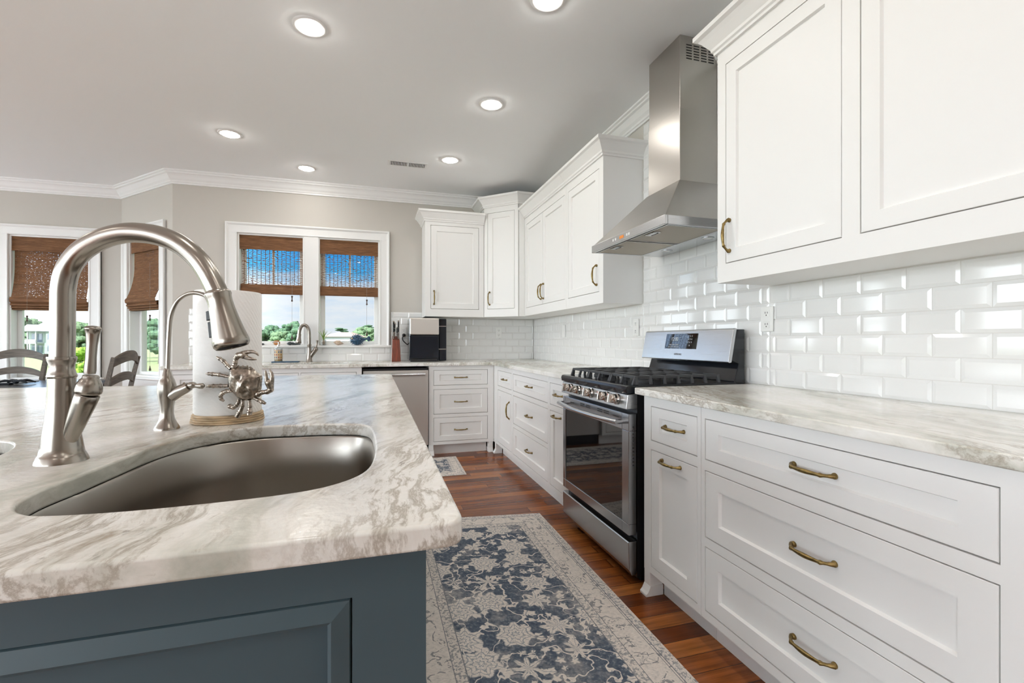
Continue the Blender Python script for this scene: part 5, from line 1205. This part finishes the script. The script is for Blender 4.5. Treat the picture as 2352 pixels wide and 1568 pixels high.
outlet(TRW, 4.267, 1.226, 'blank white switch plate on the right wall near the corner', blank=True)
outlet(TB, 1.377, 1.226, 'white outlet plate on the back wall right of the black appliance')
outlet(TB, 0.300, 1.222, 'white outlet with the black plug behind the knife block')
t = thing('power_cord', 'black plug and cord running from the outlet to the black appliance', 'power cord', (0.30, YB - 0.03, 1.17))
b = MB(); b.lathe([(0.017, 0.0), (0.019, 0.006), (0.017, 0.022), (0.010, 0.030), (0.0, 0.031)], (0.301, YB - 0.0192, 1.194), 16, ax=(0, -1, 0)); b.build('plug', 'black', t, smooth=45)
b = MB(); b.tube([(0.300, YB - 0.045, 1.19), (0.285, YB - 0.05, 1.165), (0.292, YB - 0.055, 1.135), (0.32, YB - 0.06, 1.105), (0.345, YB - 0.065, 1.085)], 0.0055, 10, smooth=5); b.build('cable', 'black', t, smooth=60)

# ------------------------------------------------------------------ window sill ornaments
SZ, SY = WIN_Z0 + 0.0005, YB - 0.028
def lumpy(b, c, r, sc, amp, seed, freq=3.0, seg=20, rings=14):
    rnd = random.Random(seed); ph = [rnd.uniform(0, 6.28) for _ in range(6)]; n0 = len(b.bm.verts); b.ball((0, 0, 0), 1.0, seg, rings); b.bm.verts.ensure_lookup_table()
    for v in b.bm.verts[n0:]:
        p = v.co.copy(); k = 1 + amp * (math.sin(p.x * freq * 2 + ph[0]) * math.cos(p.y * freq + ph[1]) + 0.5 * math.sin(p.z * freq * 3 + ph[2]))
        v.co = Vector(c) + Vector((p.x * sc[0], p.y * sc[1], p.z * sc[2])) * r * k
    return b
t = thing('pufferfish_figurine', 'spiky navy pufferfish figurine on the window sill', 'figurine', (-0.185, SY, SZ))
b = MB(); pc = Vector((-0.185, SY, SZ + 0.055)); b.ball(pc, 0.052, 24, 16, sc=(1.15, 0.85, 1.0))
for i in range(70):
    z = 1 - 2 * (i + 0.5) / 70; a = i * 2.39996; rr = math.sqrt(1 - z * z); dv = Vector((rr * math.cos(a) * 1.15, rr * math.sin(a) * 0.85, z))
    if z < -0.8: continue
    b.tube([pc + dv * 0.048, pc + dv * 0.066], [0.006, 0.0018], 6)
body = b.build('body', 'navy', t, smooth=50)
b = MB(); b.tube([pc + Vector((0.05, 0, 0.002)), pc + Vector((0.085, 0, 0.010)), pc + Vector((0.105, 0, 0.014))], [0.022, 0.010, 0.012], 12); b.ball(pc + Vector((0.120, 0, 0.014)), 0.024, 14, 10, sc=(0.8, 0.35, 1.2)); b.build('tail', 'navy', t, smooth=60)
b = MB(); b.ball(pc + Vector((-0.047, -0.028, 0.016)), 0.009, 10, 8); b.build('eye', 'rope_wood', t, smooth=60)
t = thing('air_plant', 'little spiky green plant in a glass jar on the window sill', 'plant', (-0.515, SY, SZ))
b = MB(); b.lathe([(0.0, 0.0), (0.024, 0.0), (0.026, 0.004), (0.026, 0.058), (0.0245, 0.058), (0.0245, 0.004)], (-0.515, SY, SZ), 20, cap=False); b.build('glass_jar', 'clear', t, smooth=45)
b = MB(); b.lathe([(0.0, 0.004), (0.018, 0.008), (0.021, 0.028), (0.014, 0.050), (0, 0.055)], (-0.517, SY, SZ), 14); b.build('bulb', 'shell', t, smooth=60)
for i in range(9):
    a = i * 2.4; sp_ = 0.010 + 0.042 * ((i * 37) % 10) / 10; h = 0.145 - sp_ * 0.9; b = MB(); cxx = Vector((-0.515, SY, SZ + 0.045)); d_ = Vector((math.cos(a), math.sin(a) * 0.35, 0)); b.tube([cxx, cxx + d_ * sp_ * 0.35 + Vector((0, 0, h * 0.5)), cxx + d_ * sp_ * 1.3 + Vector((0, 0, h * 0.95))], [0.007, 0.0055, 0.0008], 8, flat=0.5, smooth=4); b.build('leaf', 'leaf', t, smooth=60)
b = MB(); b.tube([(-0.505, SY, SZ + 0.06), (-0.485, SY, SZ + 0.10), (-0.43, SY, SZ + 0.145)], [0.005, 0.004, 0.0008], 8, flat=0.5, smooth=4); b.build('leaf', 'leaf', t, smooth=60)
b = MB(); b.lathe([(0.0, -0.055), (0.012, -0.03), (0.026, -0.005), (0.024, 0.012), (0.016, 0.024), (0.017, 0.03), (0.008, 0.042), (0.0, 0.05)], (-0.370, SY, SZ + 0.026), 18, ax=(-0.95, 0, 0.15)); lumpy(b, (-0.375, SY, SZ + 0.030), 0.026, (1.2, 0.7, 0.9), 0.10, 3)
tag(b.build('seashell', 'shell', smooth=50), 'pale pink conch shell on the sill left of the pufferfish', 'shell', 'shells on the window sill')
b = MB(); lumpy(b, (-0.958, SY, SZ + 0.026), 0.028, (1.1, 0.7, 0.85), 0.13, 5, 4); b.lathe([(0.020, 0), (0.008, 0.018), (0.0, 0.026)], (-0.95, SY, SZ + 0.030), 10, ax=(0.3, 0, 1)); tag(b.build('seashell', 'orange_shell', smooth=50), 'orange shell on the sill behind the soap bottle', 'shell', 'shells on the window sill')
b = MB(); lumpy(b, (-0.835, SY, SZ + 0.019), 0.021, (1.3, 0.8, 0.85), 0.10, 8); b.tube([(-0.815, SY, SZ + 0.020), (-0.79, SY, SZ + 0.014), (-0.755, SY, SZ + 0.013), (-0.735, SY, SZ + 0.012)], [0.016, 0.010, 0.007, 0.004], 10, smooth=3); tag(b.build('whale_figurine', simple('dark_slate', (0.05, 0.06, 0.065), 0.35), smooth=60), 'dark slate whale-like ornament on the sill left of the faucet', 'figurine')
b = MB(); lumpy(b, (-1.09, SY, SZ + 0.012), 0.014, (1.6, 0.8, 0.7), 0.14, 11); tag(b.build('pebble', simple('dark_pebble', (0.07, 0.07, 0.075), 0.4), smooth=60), 'small dark pebble on the sill at the paper towel edge', 'stone')

# ------------------------------------------------------------------ breakfast nook
def chair(label, loc, rot):
    t = thing('dining_chair', label, 'chair', loc, 'ladder-back dining chairs'); t.rotation_euler = (0, 0, rot); bpy.context.view_layer.update()
    # local frame: back at +y, faces -y
    def part(b, name, **k):
        o = b.build(name, 'chair_wood', None, origin=(0, 0, 0), **k); o.parent = t; o.location = (0, 0, 0); return o
    for sx in (-1, 1):
        b = MB(); pts = [(sx * 0.215, 0.21, 0.0), (sx * 0.215, 0.20, 0.25), (sx * 0.215, 0.20, 0.46), (sx * 0.222, 0.235, 0.75), (sx * 0.232, 0.285, 1.0)]
        b.tube(pts, [0.017, 0.020, 0.022, 0.020, 0.017], 4, flat=1.2, up=(1, 1, 0), smooth=3); part(b, 'back_post')
        b = MB(); b.tube([(sx * 0.215, -0.20, 0.0), (sx * 0.215, -0.20, 0.43)], [0.016, 0.022], 4, up=(1, 1, 0)); part(b, 'leg')
    for zc_, yb_, hh in ((0.965, 0.278, 0.075), (0.800, 0.245, 0.060), (0.640, 0.222, 0.055)):
        b = MB(); rows = []
        for k in range(13):
            u = -1 + 2 * k / 12; x = u * 0.222; y = yb_ + 0.035 * (1 - u * u); bow = 0.050 * (1 - u * u)
            rows.append([(x, y - 0.009, zc_ - hh * 0.5 + bow * 0.85), (x, y + 0.009, zc_ - hh * 0.5 + bow * 0.85), (x, y + 0.009, zc_ + hh * (0.5 - 0.22 * u * u) + bow), (x, y - 0.009, zc_ + hh * (0.5 - 0.22 * u * u) + bow)])
        V = [[b.bm.verts.new(p) for p in r_] for r_ in rows]
        for A, B in zip(V, V[1:]):
            for i in range(4): b.face([A[i], A[(i + 1) % 4], B[(i + 1) % 4], B[i]])
        b.face(V[0]); b.face(V[-1]); part(b, 'back_slat', smooth=40)
    b = MB(); b.slab(rounded([(-0.24, -0.235), (0.24, -0.235), (0.215, 0.20), (-0.215, 0.20)], 0.02, 4), [], 0.43, 0.462, 0.006); part(b, 'seat')
    for y in (-0.19, 0.19):
        b = MB(); b.box(-0.20, 0.20, y - 0.01, y + 0.01, 0.37, 0.43); part(b, 'apron')
    return t
chair('ladder-back wooden chair at the far side of the nook table', (-3.37, 5.46, 0), 0)
chair('ladder-back wooden chair turned sideways at the right of the nook table', (-2.24, 4.53, 0), -PI / 2 + 0.06)
t = thing('dining_table', 'dark wooden dining table in the breakfast nook behind the faucet', 'table', (-3.15, 4.75, 0))
b = MB(); b.slab(rounded([(-3.95, 4.10), (-2.42, 4.10), (-2.42, 5.42), (-3.95, 5.42)], 0.04, 5), [], 0.725, 0.762, 0.006); b.build('tabletop', 'table_wood', t)
b = MB(); b.box(-3.85, -2.52, 4.20, 4.225, 0.64, 0.7245); b.box(-3.85, -2.52, 5.30, 5.325, 0.64, 0.7245); b.box(-3.85, -3.825, 4.225, 5.30, 0.64, 0.7245); b.box(-2.545, -2.52, 4.225, 5.30, 0.64, 0.7245); b.build('apron', 'table_wood', t)
for x in (-3.86, -2.51):
    for y in (4.19, 5.33): b = MB(); b.lathe([(0.028, 0.0), (0.035, 0.3), (0.045, 0.60), (0.045, 0.7245)], (x, y, 0.0), 16); b.build('leg', 'table_wood', t, smooth=40)
b = MB(); b.slab(rounded([(-3.72, 5.02), (-2.95, 5.02), (-2.95, 5.38), (-3.72, 5.38)], 0.12, 8), [], 0.7625, 0.774, 0.003); tag(b.build('placemat', 'mat_white', smooth=40), 'pale placemat at the far edge of the nook table', 'placemat')
t = thing('napkin', 'dark tied napkin on the near side of the placemat', 'napkin', (-2.92, 4.97, 0.7625))
b = MB()
for a_ in (0.5, 2.3, 3.4, 5.6): b.tube([(-2.92, 4.96, 0.785), (-2.92 + 0.07 * math.cos(a_), 4.96 + 0.05 * math.sin(a_), 0.795), (-2.92 + 0.13 * math.cos(a_), 4.96 + 0.08 * math.sin(a_), 0.776)], [0.012, 0.022, 0.010], 8, flat=0.5, smooth=4)
b.ball((-2.92, 4.96, 0.785), 0.02, 10, 8); b.build('bow', 'napkin', t, smooth=60)
b = MB(); b.slab([(-3.35, 4.90), (-2.95, 4.93), (-2.95, 4.99), (-3.35, 4.97)], [], 0.7628, 0.775, 0.004); b.build('folded_cloth', 'napkin', t)

# ------------------------------------------------------------------ ceiling fittings
LIGHTS = [(-0.325, 2.615, 'recessed ceiling light above the island sink, nearest and leftmost of the large ones'), (0.795, 2.085, 'recessed ceiling light cut by the top edge of the picture'), (0.772, 3.115, 'recessed ceiling light nearest the range hood chimney'),
          (-1.10, 4.143, 'leftmost recessed ceiling light near the nook wall'), (0.65, 4.175, 'small recessed ceiling light just right of the air vent'), (-0.623, 4.76, 'recessed ceiling light centred above the back window'),
          (0.790, 1.045, 'recessed ceiling light over the aisle behind the picture top edge'), (0.790, 0.0, 'recessed ceiling light over the aisle above the camera'), (0.790, -1.05, 'recessed ceiling light over the aisle behind the camera'), (-0.33, 0.55, 'unseen added recessed ceiling light above the island front'), (-0.9, -1.3, 'unseen added recessed ceiling light behind the island'),
          (-2.6, 2.6, 'unseen added recessed ceiling light over the room left of the island'), (-2.6, 0.4, 'unseen added recessed ceiling light over the room far left of the camera')]  # the last four lights are unseen, added to brighten the room
first = None
for x, y, lab in LIGHTS:
    if first is None:
        t = thing('ceiling_light', lab, 'ceiling light', (x, y, ZT), 'recessed ceiling lights'); first = t
        b = MB(); b.lathe([(0.057, 0.0), (0.057, -0.004), (0.066, -0.007), (0.078, -0.006), (0.086, -0.002), (0.087, -0.0004)], (x, y, ZT), 40, cap=False); b.build('trim_ring', 'trim', t, smooth=50)
        b = MB(); b.lathe([(0.057, -0.004), (0.054, -0.010), (0.044, -0.015), (0.025, -0.018), (0.0, -0.019)], (x, y, ZT), 40, cap=False); b.build('lens', 'lens', t, smooth=60)
    else:
        t = first.copy(); COL.objects.link(t); t.location = (x, y, ZT); t['label'] = lab
        for ch in list(first.children): c_ = ch.copy(); COL.objects.link(c_); c_.parent = t
t = thing('air_vent', 'white slotted air vent register in the ceiling', 'vent', (0.288, 4.382, ZT))
b = MB(); b.box(0.110, 0.466, 4.315, 4.449, ZT - 0.006, ZT - 0.0005); b.build('frame', 'trim', t, bevel=0.003)
b = MB(); b.box(0.133, 0.443, 4.340, 4.424, ZT - 0.0072, ZT - 0.0062); b.build('opening', 'slot', t)
b = MB()
for k in range(23):
    if k == 11: b.box(0.281, 0.295, 4.340, 4.424, ZT - 0.009, ZT - 0.0074)
    else: x = 0.136 + k * 0.01335; b.hexa([(x, 4.342, ZT - .0074), (x + .004, 4.342, ZT - .0074), (x + .004, 4.422, ZT - .0074), (x, 4.422, ZT - .0074), (x + .003, 4.342, ZT - .011), (x + .0065, 4.342, ZT - .011), (x + .0065, 4.422, ZT - .011), (x + .003, 4.422, ZT - .011)])
b.build('louvers', 'trim', t)

# ------------------------------------------------------------------ outside
GZ = -2.9
b = MB(); b.box(-420, 420, YN + 1.2, 640, GZ - 0.5, GZ); struct(b.build('ground', 'grass', origin=(0, 100, GZ)))
b = MB(); b.box(-420, 420, -400, YN + 1.2, GZ - 0.5, GZ); b.box(-420, XL - 1.5, -400, 5, GZ - 0.5, GZ + 0.001); struct(b.build('ground', 'grass', origin=(0, -100, GZ)))
b = MB(); b.box(-16, 8, -14, YF - 0.25, -0.35, -0.12); b.box(-16, XL - 0.25, YF - 0.25, 4.5, -0.35, -0.12); struct(b.build('bounce_terrace', simple('pale_bounce_terrace', (0.77, 0.815, 0.86), 0.9), origin=(-8, -8, -0.35)))  # unseen pale surface added to bounce sunlight up onto the ceiling
def pix(px, dist):
    return FW * dist + RT * ((px - 1176) / 1065.0 * dist)
b = MB(); p0, p1 = pix(-250, 48), pix(900, 48); b.hexa([(p0.x, p0.y, GZ + .01), (p1.x, p1.y, GZ + .01), (p1.x, p1.y + 3.5, GZ + .01), (p0.x, p0.y + 3.5, GZ + .01), (p0.x, p0.y, GZ + .05), (p1.x, p1.y, GZ + .05), (p1.x, p1.y + 3.5, GZ + .05), (p0.x, p0.y + 3.5, GZ + .05)]); tag(b.build('footpath', 'gravel'), 'pale path crossing the lawn outside', 'path')
def tree(px, dist, h, wid, mat, label, seed, group='trees outside'):
    p = pix(px, dist); t = thing('tree', label, 'tree', (p.x, p.y, GZ), group); rnd = random.Random(seed)
    b = MB(); b.tube([(p.x, p.y, GZ), (p.x + .1, p.y, GZ + h * .35), (p.x, p.y, GZ + h * .7)], [h * .03, h * .024, h * .012], 8); b.build('trunk', 'bark', t, smooth=60)
    b = MB()
    for k in range(64):
        a = rnd.uniform(0, 6.28); rr = rnd.uniform(0, 0.42) * wid; zz = rnd.uniform(0.30, 0.86); prof = 1.0 - max(0, zz - 0.55) * 1.4
        r_ = h * rnd.uniform(.06, .12)
        lumpy(b, (p.x + rr * math.cos(a) * prof, p.y + rr * math.sin(a) * prof, GZ + zz * h), r_, (1.15, 1.15, 0.85), 0.22, seed * 31 + k, 5, 10, 7)
    b.build('crown', mat, t); return t
specs = [(592, 112, 8.2, 7, 'tree_dark'), (622, 132, 9.2, 8, 'tree_dark'), (646, 112, 7.2, 6, 'tree_mid'), (670, 128, 10.0, 8, 'tree_dark'), (694, 106, 7.8, 7, 'tree_dark'), (722, 140, 8.4, 7, 'tree_dark'),
         (648, 70, 3.6, 5, 'tree_mid'), (292, 90, 8.4, 7, 'tree_dark'), (332, 112, 9.4, 7, 'tree_mid'), (366, 84, 8.5, 6, 'tree_dark'), (402, 112, 9.2, 7, 'tree_dark'),
         (188, 98, 8.9, 6, 'tree_mid'), (158, 120, 8.2, 7, 'tree_dark'), (208, 112, 8.4, 6, 'tree_dark'), (192, 44, 3.7, 4.2, 'tree_lime'), (60, 165, 13.5, 12, 'tree_mid'), (20, 150, 9.6, 12, 'tree_mid'), (838, 150, 9.5, 9, 'tree_mid'), (858, 158, 9.0, 9, 'tree_mid'), (812, 165, 8.0, 9, 'tree_mid')]
labs = ['dark tree beyond the lawn at the paper towel edge of the left sink window', 'round dark tree in the left sink window behind the soap bottle', 'paler lower tree between dark ones in the left sink window', 'tallest dark tree in the left sink window', 'dark tree in the left sink window near its right sash', 'dark tree behind the mullion between the sink windows', 'low light green shrub in front of the trees in the left sink window',
        'dark tree at the left of the narrow bay window', 'mid green tree in the middle of the narrow bay window', 'dark tree behind the shade cord of the bay window', 'dark tree at the right of the narrow bay window', 'mid green tree behind the faucet lever in the nook window', 'dark tree behind the big faucet stem', 'dark tree at the right edge of the nook window', 'bright lime green bush on the lawn in the nook window', 'pale tree rising behind the green house roof', 'tree left of the green house', 'grey green tree right of the pufferfish in the right sink window', 'tree at the right edge of the right sink window', 'low tree behind the pufferfish beyond the white house']
for i, ((px, d_, h, w, m_), lab) in enumerate(zip(specs, labs)): tree(px, d_, h, w, m_, lab, 100 + i)
def pine(px, dist, h, label, seed):
    p = pix(px, dist); t = thing('pine_tree', label, 'tree', (p.x, p.y, GZ), 'trees outside'); rnd = random.Random(seed)
    b = MB(); b.tube([(p.x, p.y, GZ), (p.x + .3, p.y, GZ + h * .6), (p.x + .2, p.y, GZ + h * .92)], [h * .02, h * .014, h * .006], 8); b.build('trunk', 'bark', t, smooth=60)
    b = MB()
    for k in range(9):
        a = rnd.uniform(0, 6.28); zz = h * (0.70 + 0.03 * k); rr = h * 0.16 * rnd.uniform(.3, 1); lumpy(b, (p.x + rr * math.cos(a), p.y + rr * math.sin(a), GZ + zz), h * .085, (1.7, 1.4, 0.4), 0.18, seed + k, 5, 14, 9)
    b.build('crown', 'tree_dark', t)
pine(786, 170, 9.3, 'lone flat-topped pine above the white house roof', 7); pine(845, 165, 10.2, 'flat-topped pine behind the right shade cord', 19)
def house(px0, px1, dist, zb, zw, zr, wall, roof, label, porch=False):
    a, c = pix(px0, dist), pix(px1, dist); m_ = (a + c) / 2; t = thing('house', label, 'house', (m_.x, m_.y, GZ), 'houses outside')
    du = (c - a).normalized(); dn = -FW; W = (c - a).length; o0 = a
    T = lambda u, v, w: (o0.x + du.x * u + dn.x * w, o0.y + du.y * u + dn.y * w, v)
    b = MB(); b.box(0, W, zb, zw, -10, 0, T=T); b.build('walls', wall, t)
    b = MB(); b.hexa([T(-.5, zw, .6), T(W + .5, zw, .6), T(W + .5, zw, -10.6), T(-.5, zw, -10.6), T(W * .28, zr, -4), T(W * .72, zr, -4), T(W * .72, zr, -6), T(W * .28, zr, -6)]); b.build('roof', roof, t)
    nf = max(1, int((zw - zb) / 2.9)); fh = (zw - zb) / nf
    for f_ in range(nf):
        for u in ([W * .14, W * .40, W * .66, W * .88] if not porch else [W * .86]):
            k = MB(); k.box(u - .55, u + .55, zb + f_ * fh + fh * .32, zb + f_ * fh + fh * .78, -0.01, 0.05, T=T); w_ = k.build('window', 'hwin', t)
            k = MB()
            for du_, dv in ((-.62, 0), (.56, 0)): k.box(u + du_, u + du_ + .1, zb + f_ * fh + fh * .30, zb + f_ * fh + fh * .80, 0.0, 0.09, T=T)
            k.build('window_trim', 'siding_w', w_)
    if porch:
        pb = MB(); x0, x1 = W * .12, W * .66
        for f_ in range(1, nf + 1):
            z = zb + f_ * fh - fh
            if f_ > 1: pb.box(x0, x1, z - .2, z + .15, 0, 2.4, T=T); pb.box(x0, x1, z + .15, z + 1.05, 2.3, 2.4, T=T)
        for u in (x0, x0 + .35 * (x1 - x0), x1 - .3): pb.box(u, u + .3, GZ, zw, 2.1, 2.4, T=T)
        pb.build('porch', 'siding_w', t)
        g = MB(); g.prism([(x0 - .5, zw), (x1 + .5, zw), ((x0 + x1) / 2, zw + 2.0)], -4.0, 2.9, T=lambda u, v, w: T(u, v, w)); g.build('gable', 'siding_w', t)
        dk = MB()
        for f_ in range(nf):
            z = zb + f_ * fh; dk.box(x0 + .5, x1 - .5, z + .3, z + fh * .8, -.01, .04, T=T)
        dk.build('porch_doors', 'siding_w' if False else 'hwin', t)
    return t
house(62, 122, 140, GZ, 4.2, 7.6, 'siding', 'roof_g', 'pale green three-storey house with white porches in the nook window', porch=True)
house(742, 812, 120, GZ + 0.3, 2.35, 3.6, 'siding_w', 'roof', 'white house with brown roof in the right sink window')
p = pix(101, 46); t = thing('yard_flag', 'small dark flag on a pole on the lawn', 'flag', (p.x, p.y, GZ))
b = MB(); b.tube([(p.x, p.y, GZ), (p.x, p.y, GZ + 1.75)], 0.035, 8); b.build('pole', 'black', t)
b = MB(); b.prism([(0, 1.75), (0.16, 1.55), (0.0, 1.05), (-0.16, 1.45)], -0.02, 0.02, T=lambda a, v, w: (p.x + RT.x * a + FW.x * w, p.y + RT.y * a + FW.y * w, GZ + v)); b.build('flag_cloth', 'napkin', t)
